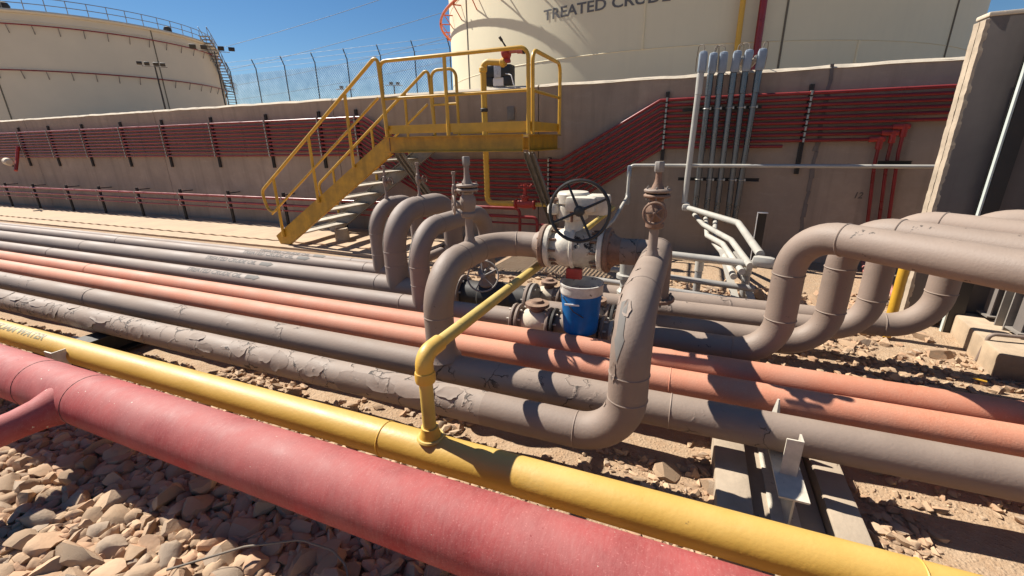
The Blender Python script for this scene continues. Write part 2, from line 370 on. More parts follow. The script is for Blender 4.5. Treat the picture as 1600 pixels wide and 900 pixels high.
# ribbed concrete apron along the wall with a narrow sunken groove running along it
ap = MB(); N_ = 420
rows = [5.22, 5.225, 5.55, 5.552, 5.615, 5.617, 5.9, 6.3, 6.98]
def apz(x, y, k): return .03 + .006 * sin(x * 20 + y * 9 + 2.5 * noise.noise(V((x * .5, y, 0)))) * (1 if 1 < k < 8 else .3) - (.028 if k in (3, 4) else 0)
xs = [-26 + 22.2 * i / N_ for i in range(N_ + 1)]
vs = []; fs = []
for k, y in enumerate(rows):
    for x in xs: vs.append((x, y + .012 * noise.noise(V((x * .8, k, 0))) * (k < 2), apz(x, y, k) if k else -.03))
for k in range(len(rows) - 1):
    for i in range(N_): a = k * (N_ + 1) + i; fs.append((a, a + 1, a + N_ + 2, a + N_ + 1))
ap.add(vs, fs); tag(ap.build('concrete_apron', 'apron'), 'pale ribbed concrete apron along the wall', kind='structure')
bk = MB(); bk.add([(-120, 20, -.02), (-120, 24, 3.4), (-120, 27, 3.4), (-120, 33, -.02), (-13, 20, -.02), (-13, 24, 3.4), (-13, 27, 3.4), (-13, 33, -.02)], [(0, 4, 5, 1), (1, 5, 6, 2), (2, 6, 7, 3), (4, 7, 6, 5), (0, 1, 2, 3)])
tag(bk.build('earth_bank', 'soil'), 'earth bank carrying the security fence', kind='structure')

# ---- stones
def rock(seed, sub=2):
    rnd = random.Random(seed); bm = bmesh.new(); bmesh.ops.create_icosphere(bm, subdivisions=sub, radius=1)
    ell = V((rnd.uniform(.95, 1.5), rnd.uniform(.7, 1.05), rnd.uniform(.5, .85)))
    pl = [(V((rnd.gauss(0, 1), rnd.gauss(0, 1), rnd.gauss(0, 1))).normalized(), rnd.uniform(.4, .74)) for _ in range(8)]
    for v in bm.verts:
        p = v.co * (1 + .22 * noise.noise(v.co * 1.4 + V((seed * 3.1, 0, 0))) + .1 * noise.noise(v.co * 3.4 + V((0, seed * 2.1, 0))))
        for n, d in pl:
            e = p.dot(n) - d
            if e > 0: p = p - n * e
        v.co = V((p.x * ell.x, p.y * ell.y, p.z * ell.z)) * 1.2
    me = bpy.data.meshes.new('stone'); bm.to_mesh(me)
    me.polygons.foreach_set('use_smooth', [True] * len(me.polygons)); me.set_sharp_from_angle(angle=radians(24)); me.materials.append(MATS['stone'])
    lo = ([v.co.copy() for v in bm.verts], [[v.index for v in f.verts] for f in bm.faces]); bm.free(); return me, lo
ROCK = [rock(i) for i in range(20)]; ROCKLO = [rock(50 + i, 1)[1] for i in range(10)]
rnd = random.Random(11)
cob = []
def darts(x0, x1, y0, y1, n, s0, s1, pack=.82, skip=None):
    got = []
    for _ in range(n):
        s = s0 + (s1 - s0) * rnd.random() ** 1.8; x = rnd.uniform(x0, x1); y = rnd.uniform(y0, y1)
        if skip and skip(x, y): continue
        if all((x - a) ** 2 + (y - b) ** 2 > ((s + c) * pack) ** 2 for a, b, c in got): got.append((x, y, s))
    return got
cob += darts(-4.3, -.3, .1, 1.3, 24000, .025, .072, .53)
cob += darts(-3.3, -.7, 1.5, 1.85, 3000, .02, .055, .6)
cob += [(-1.62, 1.66, .11), (-2.05, 1.7, .075), (-1.9, 1.62, .06)]
near = sorted(cob, key=lambda c: -(c[2] / math.hypot(c[0], c[1] - .0)) * (1 if c[1] < 1.15 else .7))
singles = near[:268]; rest = near[268:]
big = [(1.93, 4.14, .075), (.25, 1.95, .07), (.02, 2.0, .06), (-.12, 1.62, .045), (.1, 1.66, .035), (1.3, 1.75, .05), (1.55, 1.7, .04), (1.1, 3.2, .05), (1.75, 3.35, .04), (.95, 1.62, .04), (.9, 1.75, .045), (1.95, 3.2, .04), (2.05, 3.65, .035), (1.45, 3.6, .05), (1.6, 2.2, .04), (2.3, 3.3, .05), (.0, 4.9, .09), (.35, 5.0, .06), (.75, 5.1, .08), (.95, 4.8, .07), (1.2, 4.6, .08), (1.05, 5.3, .07), (.55, 4.85, .06), (1.4, 4.9, .06), (-.3, 4.8, .06), (1.5, 4.5, .05), (1.3, 5.1, .07)]
for x, y, s in singles + big:
    o = bpy.data.objects.new('stone', rnd.choice(ROCK)[0]); C.objects.link(o); o.parent = ground
    o.location = (x, y, ground_z(x, y) + s * .3 + rnd.uniform(0, .012)); o.scale = (s * 1.12, s * 1.12, s * rnd.uniform(.9, 1.25))
    o.rotation_euler = (rnd.gauss(0, .4), rnd.gauss(0, .4), rnd.uniform(0, 6.28))
peb = MB()
def drop(x, y, s, lo=None, sink=.25):
    vs, fs = lo or rnd.choice(ROCKLO); M = Matrix.Rotation(rnd.uniform(0, 6.28), 3, 'Z') @ Matrix.Rotation(rnd.gauss(0, .35), 3, 'X') @ Matrix.Diagonal((s, s, s))
    o = V((x, y, ground_z(x, y) + s * sink)); peb.add([o + M @ v for v in vs], fs)
for x, y, s in rest: drop(x, y, s, rnd.choice(ROCK)[1], .3)
for x0_, x1_ in ((-8, -4.2), (-.4, 2.2)):
    for i in range(int((x1_ - x0_) / .075)):
        for j in range(20): drop(x0_ + i * .075 + rnd.uniform(-.03, .03), -.2 + j * .078 + rnd.uniform(-.03, .03), rnd.uniform(.025, .06), rnd.choice(ROCK)[1], .3)
def scatter(x0, x1, y0, y1, n, s0, s1, clump=2.2, th=-.1):
    k = 0
    while k < n:
        x, y = rnd.uniform(x0, x1), rnd.uniform(y0, y1)
        if noise.noise(V((x * clump, y * clump, 9))) < th + rnd.uniform(-.3, .1): k += .25; continue
        drop(x, y, s0 + (s1 - s0) * rnd.random() ** 3.5); k += 1
scatter(-4.6, .2, 0, 1.3, 2200, .006, .022)
scatter(-7, -3, 1.5, 1.9, 3200, .008, .034)
scatter(-3.3, 3, 1.5, 2.1, 4200, .005, .036)
scatter(.1, 3.2, 1.3, 4.3, 7000, .004, .034)
scatter(1.0, 3.0, 2.6, 4.3, 900, .008, .04, 3.5, .1)
scatter(-.6, 2.0, 4.0, 5.6, 1500, .01, .06)
scatter(-4.2, -1.4, 4.2, 5.4, 900, .01, .045)
scatter(-3, 0, 2.8, 4.4, 500, .006, .03)
pg = peb.build('gravel', 'stone', ground); tag(pg, 'loose gravel and pebbles between the larger stones', kind='stuff')

# ================================================================== WALL AND WHAT HANGS ON IT
wall = thing('containment_wall', 'long low brown plastered wall carrying banks of red tubes', 'wall', (0, 7, 0))
joints = [-34, -29.4, -23.6, -17.6, -11.85, -6.5, -2.4, 1.4, 8.0, 14]
def wavy_panel(x0, x1):
    m = MB(); n = max(8, int((x1 - x0) / .18)); top = []
    for i in range(n + 1):
        x = x0 + (x1 - x0) * i / n; dz = .012 * noise.noise(V((x * 1.7, 0, 0))) + .007 * noise.noise(V((x * 6, 4, 0)))
        for (y, z) in ((7.0, -.1), (7.0, 2.455 + dz), (7.24, 2.46 + dz), (7.24, -.1)): top.append((x, y, z))
    fs = []
    for i in range(n):
        for k in range(3): a = i * 4 + k; fs.append((a, a + 1, a + 5, a + 4))
    fs += [(0, 1, 2, 3), tuple(n * 4 + k for k in range(4))]
    return m.add(top, fs)
for a, b in zip(joints, joints[1:]):
    p = wavy_panel(a + .007, b - .007).build('wall_panel', 'wall', wall)
    m = MB(); n = int((b - a) / .14); vs = []; fs = []
    for i in range(n + 1):
        x = a + .012 + (b - a - .024) * i / n; dz = .012 * noise.noise(V((x * 1.7, 0, 0))) + .007 * noise.noise(V((x * 6, 4, 0)))
        t = .022 + .012 * noise.noise(V((x * 3, 8, 0))); f = 6.984 + .008 * noise.noise(V((x * 5, 2, 0)))
        for (y, z) in ((f, 2.44 + dz), (f + .045, 2.458 + dz + t), (7.255, 2.458 + dz + t), (7.255, 2.44 + dz)): vs.append((x, y, z))
    for i in range(n):
        for k in range(4): q = i * 4 + k; w = i * 4 + (k + 1) % 4; fs.append((q, w, w + 4, q + 4))
    fs += [(0, 1, 2, 3), tuple(n * 4 + k for k in range(4))]
    m.add(vs, fs).build('coping', 'coping', p)
m = MB()
for k in range(14):      # ragged crack repair down the right-hand joint
    z = 2.4 - k * .17; m.box((1.40 + .02 * noise.noise(V((k, 0, 0))), 6.996, z), (.035 + .02 * rnd.random(), .012, .175), Matrix.Rotation(rnd.gauss(0, .1), 3, 'Y'))
m.build('joint_filler', 'concrete_dark', wall)
vs, fs, w, h = text_mesh('12')
MB().add([(1.92 + x * .1 + y * .02, 6.9955, .88 + y * .11) for x, y in vs], fs).build('chalk_number', 'scribble', wall)

# red tube bank (ten tubes: down under the platform, up again, off to the right)
ORD = ['topmost', 'second', 'third', 'fourth', 'fifth', 'sixth', 'seventh', 'eighth', 'ninth', 'lowest']
for i in range(10):
    z = 2.12 - .073 * i; zl = z - .76; zr = z + .045 + .003 * i; e = -i * .02
    end = 4.2 if i < 6 else (2.24, 2.145, 2.03, 1.0)[i - 6]
    pts = [(-27, 6.93, z), (-5.75 + e, 6.93, z), (-4.32 + e, 6.93, zl), (-2.0 - e, 6.93, zl), (-.58 - e * .5, 6.93, zr), (end, 6.93, zr)]
    if i >= 6 and i < 9: pts += [(end + .0, 6.93, zr - .3), (end + .12, 6.93, .1)]
    t = thing('red_tube', '%s red tube of the upper bank of ten running along the brown wall' % ORD[i], 'tube', (-27, 6.93, z), 'red tubes of the upper wall bank')
    P = Pipe(pts, .0205, .07, 5)
    for p_ in P.pts: p_.z += .006 * noise.noise(V((p_.x * .9, i * 7.3, 0))); p_.y -= .006 * abs(noise.noise(V((p_.x * 1.3, i * 3.1, 4))))
    P.body('tube_red', t, 'tube_run', 10)
    if 6 <= i < 9:
        Pipe([(end + .12, 6.93, .12), (end + .12, 6.9, .07), (end - .2, 5.5, .05)], .024, .05, 5).body('pink_tube', t, 'ground_run', 10)
        MB().cyl((end - .12, 6.93, zr), (end + .05, 6.93, zr), .033, 10).build('elbow_fitting', 'red_valve', t)
        MB().cyl((end, 6.93, zr - .12), (end, 6.93, zr + .03), .036, 10).build('elbow_fitting', 'red_valve', t)
for i in range(3):
    z = (.62, .485, .375)[i]
    t = thing('red_tube', '%s of the three red tubes low on the wall' % ('uppermost', 'middle', 'lowest')[i], 'tube', (-27, 6.66, z), 'red tubes of the lower wall bank')
    Pipe([(-27, 6.66, z), (-2.6 + .3 * i, 6.66, z), (-2.6 + .3 * i, 6.66, .02)], .026 if i < 2 else .017, .08, 5).body('tube_red', t, 'tube_run', 10)
# brackets
def bracket(x, z0, z1, label, zs, group, y=6.999):
    t = thing('tube_bracket', label, 'bracket', (x, y, z0), group)
    MB().prof((x, y, z0), (x, y, z1), [(-.025, 0), (.025, 0), (.025, .042), (.012, .042), (.012, .03), (-.012, .03), (-.012, .042), (-.025, .042)], (0, -1, 0)).build('channel', 'steel_dark', t)
    if y < 6.9: MB().box((x, (y + 7) / 2, z1 - .05), (.02, 7 - y, .02)).build('wall_arm', 'steel_dark', t)
    m = MB()
    for z in zs: m.box((x, y - .077, z + .023), (.03, .055, .007)); m.box((x, y - .1, z), (.022, .007, .05))
    tag(m.build('clip_row', 'galv', t), kind='stuff')
upx = [-18.0, -16.45, -14.85, -13.19, -11.6, -9.92, -8.26, -6.85, -5.95]
for k, x in enumerate(upx): bracket(x, 1.21, 2.26, 'tall dark bracket on the upper red tubes, %s from the left edge' % ['first', 'second', 'third', 'fourth', 'fifth', 'sixth', 'seventh', 'eighth', 'ninth'][k], [2.12 - .073 * i for i in range(10)], 'upper tube brackets')
bracket(-.49, 1.36, 2.27, 'dark bracket holding the red tubes left of the six grey conduits', [2.165 - .07 * i for i in range(10)], 'upper tube brackets')
bracket(1.22, 1.18, 2.27, 'dark bracket holding the red tubes right of the six grey conduits', [2.165 - .07 * i for i in range(9)], 'upper tube brackets')
bracket(-2.2, .6, 1.4, 'dark bracket under the yellow platform holding the dipped red tubes', [1.36 - .073 * i for i in range(10)], 'upper tube brackets')
for k, x in enumerate([-19.2, -17.62, -15.89, -14.37, -12.76, -11.12, -9.5, -7.85, -6.3]):
    bracket(x, .03, .73, 'short dark bracket on the three low red tubes, %s from the left edge' % ['first', 'second', 'third', 'fourth', 'fifth', 'sixth', 'seventh', 'eighth', 'ninth'][k], [.62, .485, .375], 'lower tube brackets', 6.738)

# six grey conduits
for k, (xt, xb) in enumerate([(-.09, -.12), (.03, .03), (.15, .18), (.30, .31), (.43, .46), (.58, .55)]):
    y = 6.62 if k == 0 else 6.78; zb = .80 if k == 0 else (.62, .58, .54, .52, .5)[k - 1]
    t = thing('vertical_conduit', '%s of the six upright grey conduits against the wall' % ['first and palest, leftmost', 'second from the left', 'third from the left', 'fourth from the left', 'fifth from the left', 'rightmost'][k], 'conduit', (xb, y, zb), 'upright conduits on the wall')
    MB().tube([(xb, y, zb), (xt, y, 2.42)], .037, 14).build('conduit_run', 'conduit_lite' if k == 0 else 'conduit', t)
    m = MB(); m.cyl((xt, y, 2.18), (xt, y, 2.44), .043, 12); m.build('coupling', 'conduit' if k else 'conduit_lite', t)
    m = MB(); m.box((xt + .01, y - .005, 2.56), (.102, .09, .26), Matrix.Rotation(.06 * (k > 2), 3, 'Y'), .04)
    b = m.build('conduit_body', 'fitting', t)
    m = MB(); m.box((xt + .01, y - .05, 2.56), (.07, .014, .2), None, .005); m.build('cover_plate', 'fitting', b)
    w = MB(); rr = rnd.uniform(.05, .11) * (1 if k % 2 else -1)
    w.tube(fillet([(xt + .01, y, 2.66), (xt + .02, y, 2.76), (xt + rr, y + .05, 2.77), (xt + rr * 1.3, y + .2, 2.62), (xt + rr * 1.3, y + .3, 2.5)], .05, 5), .006, 6); w.build('wire', 'cable', t)
    if k >= 4:
        w = MB(); w.tube([(xt - .03, y + .03, 2.6), (xt - .1, y + .16, 2.52), (xt - .13, y + .3, 2.5)], [.035, .033, .03], 10); w.build('canvas_sleeve', 'white_paint', t)
for z, x0, x1, yy, lab in ((1.11, -.24, .78, 6.84, 'lower dark strut channel behind the upright conduits'), (2.02, -.27, .68, 6.84, 'upper dark strut channel behind the upright conduits')):
    t = thing('strut_channel', lab, 'strut', (x0, yy, z))
    MB().prof((x0, yy, z), (x1, yy, z), chan(.042, .04, .004)).build('channel', 'steel_dark', t)
    m = MB()
    for k, (xt, xb) in enumerate([(.03, .03), (.15, .18), (.30, .31), (.43, .46), (.58, .55)]):
        x = xb + (xt - xb) * (z - .6) / 1.8; m.torus((x, 6.78, z), (0, 0, 1), .041, .006, 16, 6); m.box((x + .045, 6.775, z), (.02, .05, .03))
    m.build('pipe_clamps', 'galv', t)
# thin grey conduit across the wall
t = thing('thin_conduit', 'thin grey conduit crossing the wall behind the right vent valve', 'conduit', (-.9, 6.85, 1.3))
Pipe([(-1.25, 5.3, .32), (-.98, 6.0, .62), (-.9, 6.62, .86), (-.9, 6.66, 1.3), (4, 6.66, 1.295)], .0235, .07, 6).body('conduit_lite', t, 'conduit_run', 12)
MB().box((-.9, 6.66, 1.22), (.06, .06, .16), None, .02).build('conduit_body', 'fitting', t); MB().box((-.9, 6.655, .83), (.07, .07, .17), None, .022).build('conduit_body', 'grey_pipe', t)
MB().prof((2.05, 6.9, 1.33), (2.38, 6.9, 1.33), chan(.045, .04, .004)).build('strut', 'steel_dark', t)

# wall corner: concrete panel at the right
t = thing('concrete_wall', 'tall concrete wall toned dark for shade, ragged edge toned pale for sun, at the right border', 'wall', (1.9, 4.85, 0))
m = MB(); m.box((3.6, 4.9, 1.26), (3.4, .17, 2.44), None, .012); m.build('panel_face', 'concrete_dark', t)  # face in a darker concrete than its edge: its shade is in the colour
m = MB(); n = 120
for (ya, yb, sd) in ((4.815, 4.893, 1), (4.905, 4.985, 9)):
    vs = []; fs = []
    for i in range(n + 1):
        z = .04 + 2.42 * i / n; d = .003 * noise.noise(V((z * 7, sd, 1))) + .004 * noise.noise(V((z * 23, sd, 0))); e = .005 * noise.noise(V((z * 5, sd, 6))) + .006 * noise.noise(V((z * 19, sd, 3)))
        for q in ((1.915, ya + e * .6), (1.886 + d, ya + .004 + e * .6), (1.884 + d, yb - e), (1.915, yb - e)): vs.append((q[0], q[1], z))
    for i in range(n):
        for k in range(4): q = i * 4 + k; w = i * 4 + (k + 1) % 4; fs.append((q, w, w + 4, q + 4))
    fs += [(0, 1, 2, 3), tuple(n * 4 + k for k in range(4))]; m.add(vs, fs)
m.build('broken_edge', 'concrete', t)  # paler concrete than the face puts the sunlight on the edge into the colour
m = MB(); m.box((3.6, 4.9, 2.492), (3.42, .19, .03), None, .01); m.build('coping', 'coping', t)
t = thing('steel_column', 'pale edged steel column standing in front of the shade-toned concrete panel', 'column', (2.16, 4.74, 0))
MB().prof((2.2, 4.74, 0), (2.2, 4.74, 2.6), ibeam(.1, .1, .012), (0, 1, 0)).build('column_shaft', 'steel_dark', t); MB().box((2.138, 4.705, 1.3), (.012, .034, 2.6)).build('flange_edge', 'green_strip', t)
t = thing('steel_column', 'pale steel column at the far right border behind the overhead pipes', 'column', (2.3, 4.3, 0))
MB().prof((2.42, 4.45, 0), (2.42, 4.45, 2.2), ibeam(.12, .12, .012), (0, 1, 0)).build('column_shaft', 'steel_grey', t)

# ================================================================== TANKS AND SKYLINE
TC = V((-1.11, 16.41, 0)); TR = 7.0
def tp(a, z, off=0.): a = radians(a); return V((TC.x + (TR + off) * sin(a), TC.y - (TR + off) * cos(a), z))
def shell(c, R, h, n=160, roof=.6): return MB().lathe([(R, -.1), (R, h * .5), (R, h), (R + .02, h), (R * .5, h + roof * .7), (.05, h + roof)], c, (0, 0, 1), n)
t = thing('storage_tank', 'cream storage tank lettered TREATED CRUDE OIL behind the wall', 'tank', TC)
shell(TC, TR, 9).build('tank_shell', 'tank', t)
for z in (1.4, 3.24, 5.1, 7.0): MB().torus(TC + V((0, 0, z)), (0, 0, 1), TR, .008, 160, 4).build('plate_seam', 'tank_seam', t)
for a, z0, z1, mt in ((-.6, 3.24, 5.1, 'tank_seam'), (18.7, 0, 9, 'seam_dark'), (48.5, 0, 9, 'seam_dark'), (-40.8, 0, 9, 'steel_grey'), (-37, 5.1, 7, 'tank_seam'), (30, 1.4, 3.24, 'tank_seam')):
    MB().tube([tp(a, z0, .006), tp(a, z1, .006)], .017, 6).build('vertical_seam' if mt != 'steel_grey' else 'earth_cable', mt, t)
for x0, k, (vs, fs, w, h) in words('TREATED CRUDE OIL', 25.4): MB().add([tp(-17.6 + x0 + x * k, 3.975 + y / h * .19, .006) for x, y in vs], fs).build('lettering', 'letter_grey', t)
t2 = thing('riser_pipe', 'yellow vertical pipe on the face of the lettered cream tank', 'pipe', tp(12.4, 0, .12))
MB().tube([tp(12.4, 0, .12), tp(12.4, 9, .12)], .045, 12).build('pipe_run', 'yellow_pipe', t2)
t2 = thing('riser_pipe', 'red vertical pipe on the face of the lettered cream tank', 'pipe', tp(15, 0, .14))
MB().tube([tp(15, 0, .14), tp(15, 9, .14)], .06, 12).build('pipe_run', 'tube_red', t2)
t2 = thing('cooling_ring', 'orange ring pipe on struts around the lettered cream tank', 'ring pipe', TC + V((0, 0, 4.94)))
MB().torus(TC + V((0, 0, 4.94)), (0, 0, 1), TR + .27, .036, 160, 8).build('ring_run', 'ring_orange', t2)
for a in range(-172, 180, 8):
    m = MB(); m.tube([tp(a, 4.94, 0), tp(a, 4.94, .3)], .016, 6); m.tube([tp(a, 4.62, 0), tp(a + 1, 4.94, .27)], .013, 6); m.build('strut', 'ring_orange', t2)
for a in range(-170, 180, 16): MB().cyl(tp(a, 4.86, .27), tp(a, 5.02, .27), .028, 6).build('spray_nozzle', 'ring_orange', t2)
t2 = thing('tank_walkway', 'walkway with rails high around the lettered cream tank', 'walkway', TC + V((0, 0, 6.4)))
MB().lathe([(TR + .02, 0), (TR + .55, 0), (TR + .55, .05), (TR + .02, .05)], TC + V((0, 0, 6.6)), (0, 0, 1), 120).build('deck', 'steel_grey', t2)
for a in range(-176, 180, 9):
    m = MB(); m.tube([tp(a, 6.6, .52), tp(a, 5.75, .0)], .022, 6); m.tube([tp(a + 1.5, 6.6, .52), tp(a, 5.75, .0)], .022, 6); m.build('brace', 'ring_orange', t2)

# far tank, left
FD = 76.8; fb = radians(-63.6); FC = V((FD * sin(fb), FD * cos(fb), 0)); FR = 14.0; FH = 13.65
def fp(a, z, off=0.): a = radians(a); return V((FC.x + (FR + off) * sin(a), FC.y - (FR + off) * cos(a), z))
t = thing('storage_tank', 'large dull beige storage tank with roof rail at the left', 'tank', FC)
shell(FC, FR, FH, 160, 1.2).build('tank_shell', 'tank_far', t)
MB().torus(FC + V((0, 0, FH - .15)), (0, 0, 1), FR + .1, .17, 160, 6).build('rim_girder', 'tank_far', t); MB().torus(FC + V((0, 0, FH - .95)), (0, 0, 1), FR + .0, .05, 160, 6).build('wind_girder', 'tank_far', t)
for z in (12.4, 8.63):
    s = MB().torus(FC + V((0, 0, z)), (0, 0, 1), FR + .3, .055, 160, 6).build('cooling_ring', 'tube_red', t)
    for a in range(-24, 152, 7): MB().tube([fp(a, z, .3), fp(a, z - .7, 0)], .035, 5, False).build('strut', 'steel_grey', s)
for a in (38, 90): MB().tube([fp(a, 0, .02), fp(a, FH - .3, .02)], .05, 6).build('vertical_seam', 'seam_dark', t)
rl = MB()
for z in (.55, 1.1): rl.torus(FC + V((0, 0, FH + z)), (0, 0, 1), FR - .1, .035, 160, 5)
r_ = rl.build('roof_rail', 'steel_grey', t)
for a in range(-20, 180, 6): MB().tube([fp(a, FH, -.1), fp(a, FH + 1.1, -.1)], .035, 5).build('rail_post', 'steel_grey', r_)
for a in (46, 100): MB().lathe([(.35, 0), (.4, .25), (.3, .5), (.05, .6)], fp(a, FH + .05, -.6), (0, 0, 1), 12).build('roof_vent', 'steel_dark', t)
# stair wrapping the right side of the far tank
st = thing('tank_stairway', 'dark caged stairway climbing the right side of the far beige tank', 'stairway', fp(146, 0, .5))
def ang(k): return 166 - 50 * k
for off in (.15, 1.1):
    MB().tube([fp(ang(i / 40), 2 + (FH - 1.6) * i / 40, off) for i in range(41)], .07, 6).build('stringer', 'steel_grey', st)
    MB().tube([fp(ang(i / 40), 3 + (FH - 1.6) * i / 40, off) for i in range(41)], .04, 6).build('handrail', 'steel_grey', st)
for i in range(0, 41):
    k = i / 40; z = 2 + (FH - 1.6) * k; a = ang(k); M = Matrix.Rotation(radians(a), 3, 'Z')
    MB().box(fp(a, z, .62), (.5, 1., .05), M).build('tread', 'steel_grey', st)
    if i % 2 == 0: MB().tube([fp(a, z, 1.1), fp(a, z + 1, 1.1)], .03, 5).build('rail_post', 'steel_grey', st)
m = MB()
for z in (8.9, 9.5, 10.1): m.torus(fp(150, z, .9), (.3, .2, 1), .75, .05, 20, 5)
for q in range(5): m.tube([fp(150, 8.9, .9) + V((.75 * cos(q * 1.2), .75 * sin(q * 1.2), 0)), fp(150, 10.1, .9) + V((.75 * cos(q * 1.2), .75 * sin(q * 1.2), 0))], .03, 5)
m.build('safety_cage', 'steel_grey', st)
def mast(label, b, d, ztop, zb, heads, group='floodlight masts', k=1.):
    b = radians(b); p = V((d * sin(b), d * cos(b), 0)); t = thing('floodlight_mast', label, 'floodlight mast', p, group)
    MB().tube([p + V((0, 0, zb)), p + V((0, 0, ztop))], [.09, .05], 8).build('mast_pole', 'steel_dark', t)
    side = V((cos(b), -sin(b), 0))
    MB().tube([p + V((0, 0, ztop)) - side * 1.3 * k, p + V((0, 0, ztop)) + side * 1.3 * k], .03, 6).build('cross_arm', 'steel_grey', t)
    for s, tl in heads:
        q = p + V((0, 0, ztop + .3 * k)) + side * s * k; M = Matrix.Rotation(-b, 3, 'Z') @ Matrix.Rotation(tl, 3, 'X')
        l = MB().box(q, (.55 * k, .2 * k, .4 * k), M, .04 * k).build('lamp_housing', 'steel_dark', t)
        MB().box(q + M @ V((0, -.11 * k, 0)), (.46 * k, .02, .32 * k), M).build('lens', 'steel_dark', l)
mast('slim floodlight mast with four lamps in front of the far tank', -58.4, 46, 1.65 + 46 * .128, 0, [(-1.5, 1.1), (-.75, .8), (.15, .5), (.85, .4)], k=.6)
mast('floodlight mast with lamps at the right edge of the far tank', -53.3, 56, 1.65 + 56 * .158, 0, [(-1.7, .3), (-.8, .2), (.6, .9), (1.5, 1.2)])
mast('small floodlight showing just above the wall left of the stair rail', -41.3, 38, 1.65 + 38 * .103, 0, [(-.5, .9), (.4, .6)], k=.5)
mast('small floodlight showing above the wall behind the platform rail', -35.9, 38, 1.65 + 38 * .112, 0, [(-.4, .9), (.6, 1.1)], k=.5)

# security fence on the bank
FY = 25.0; kf = FY / 32
px = [x * kf for x in (-41.36, -38.0, -34.5, -31.0, -27.55, -24.2, -21.0, -17.9)]
ft = thing('security_fence', 'thin security fence with cranked posts and mesh against the sky', 'fence', (px[0], FY, 3.4))
zt = 1.65 + 7.4 * kf
for x in px: MB().tube([(x, FY, 3.4), (x, FY, zt - .6), (x - .1, FY - .15, zt)], .034, 6).build('post', 'steel_dark', ft)
for a, b in zip(px, px[1:]):
    m = MB(); L = b - a; zz0, zz1 = 3.5, zt - .85; hgt = zz1 - zz0; st = .17; r = .009
    n = int((L + hgt) / st)
    for i in range(n + 1):
        s = i * st
        for sg in (1, -1):
            u0 = max(0, s - hgt); z0 = zz0 + (s - u0); u1 = min(s, L); z1 = zz0 + (s - u1)
            if u1 - u0 < .02: continue
            A, B = ((a + u0, z0), (a + u1, z1)) if sg > 0 else ((b - u0, z0), (b - u1, z1))
            m.tube([(A[0], FY + .02 * sg, A[1]), (B[0], FY + .02 * sg, B[1])], r, 3, False)
    m.build('mesh_panel', 'mesh_wire', ft)
m = MB()
for k in range(3): m.tube([(px[0], FY - .1 * k - .06, zt - .6 + .27 * k), (px[-1], FY - .1 * k - .06, zt - .6 + .27 * k)], .009, 4)
m.build('barbed_wires', 'wire', ft)
# power lines
for k, (z0, z1) in enumerate(((17.5, 33), (14, 28.5), (11.5, 24.5), (9.3, 21))):
    t = thing('power_line', '%s of the four thin power lines sloping across the sky' % ['highest', 'second highest', 'third highest', 'lowest'][k], 'power line', (-70, 60, z0), 'power lines')
    MB().tube([(-85 + 110 * i / 24, 60, z0 + (z1 - z0) * i / 24 - 2.2 * (1 - (i / 12 - 1) ** 2)) for i in range(25)], .034, 5).build('cable', 'wire', t)

# ================================================================== YELLOW ACCESS PLATFORM
pf = thing('access_platform', 'yellow steel access platform with stairs and handrails against the wall', 'platform', (-4.1, 5.4, 0))
X0, X1, Y0, Y1, ZF = -4.12, -1.98, 5.40, 6.62, 1.74
RR = .024
def rail(pts, R=.1, name='handrail', r=RR): return MB().tube(fillet(pts, R, 7), r, 12).build(name, 'yellow_rail', pf)
def post(a, b, r=RR): return MB().tube([a, b], r, 12).build('post', 'yellow_rail', pf)
MB().prof((X0, Y0, ZF - .105), (X1 - .07, Y0, ZF - .105), chan(.21, .07, .012), (0, 0, 1)).build('edge_beam', 'yellow_steel', pf)
MB().prof((X1, Y0 - .002, ZF - .107), (X1, Y1, ZF - .107), chan(.206, .07, .012), (0, 0, 1)).build('edge_beam', 'yellow_steel', pf)
MB().prof((X0, Y1, ZF - .107), (X1 - .1, Y1, ZF - .107), chan(.206, .07, .012), (0, 0, 1)).build('edge_beam', 'yellow_steel', pf)
MB().prof((X0 - .004, Y0 + .1, ZF - .107), (X0 - .004, Y1, ZF - .107), rect(.012, .206)).build('edge_beam', 'yellow_steel', pf)
for i in range(40): MB().box((X0 + .09 + i * .05, (Y0 + Y1) / 2, ZF - .016), (.006, Y1 - Y0 - .06, .03)).build('grating_bar', 'galv', pf)
m = MB()
for j in range(12): m.box(((X0 + X1) / 2, Y0 + .1 + j * .095, ZF - .004), (X1 - X0 - .1, .006, .008))
m.build('grating_cross_bars', 'galv', pf)
m = MB(); m.box((X0 + .06, Y0 - .012, ZF - .1), (.012, .012, .19)); m.build('bolt_plate', 'rust', pf)
# toe boards
MB().box(((X0 + X1) / 2, Y0 + .01, ZF + .095), (X1 - X0, .008, .11)).build('toe_board', 'yellow_rail', pf)
MB().box((X1 + .012, (Y0 + Y1) / 2, ZF + .093), (.008, Y1 - Y0, .11)).build('toe_board', 'yellow_rail', pf)
MB().box(((X0 + X1) / 2 + .2, Y1 - .01, ZF + .095), (X1 - X0 - .4, .008, .11)).build('toe_board', 'yellow_rail', pf)
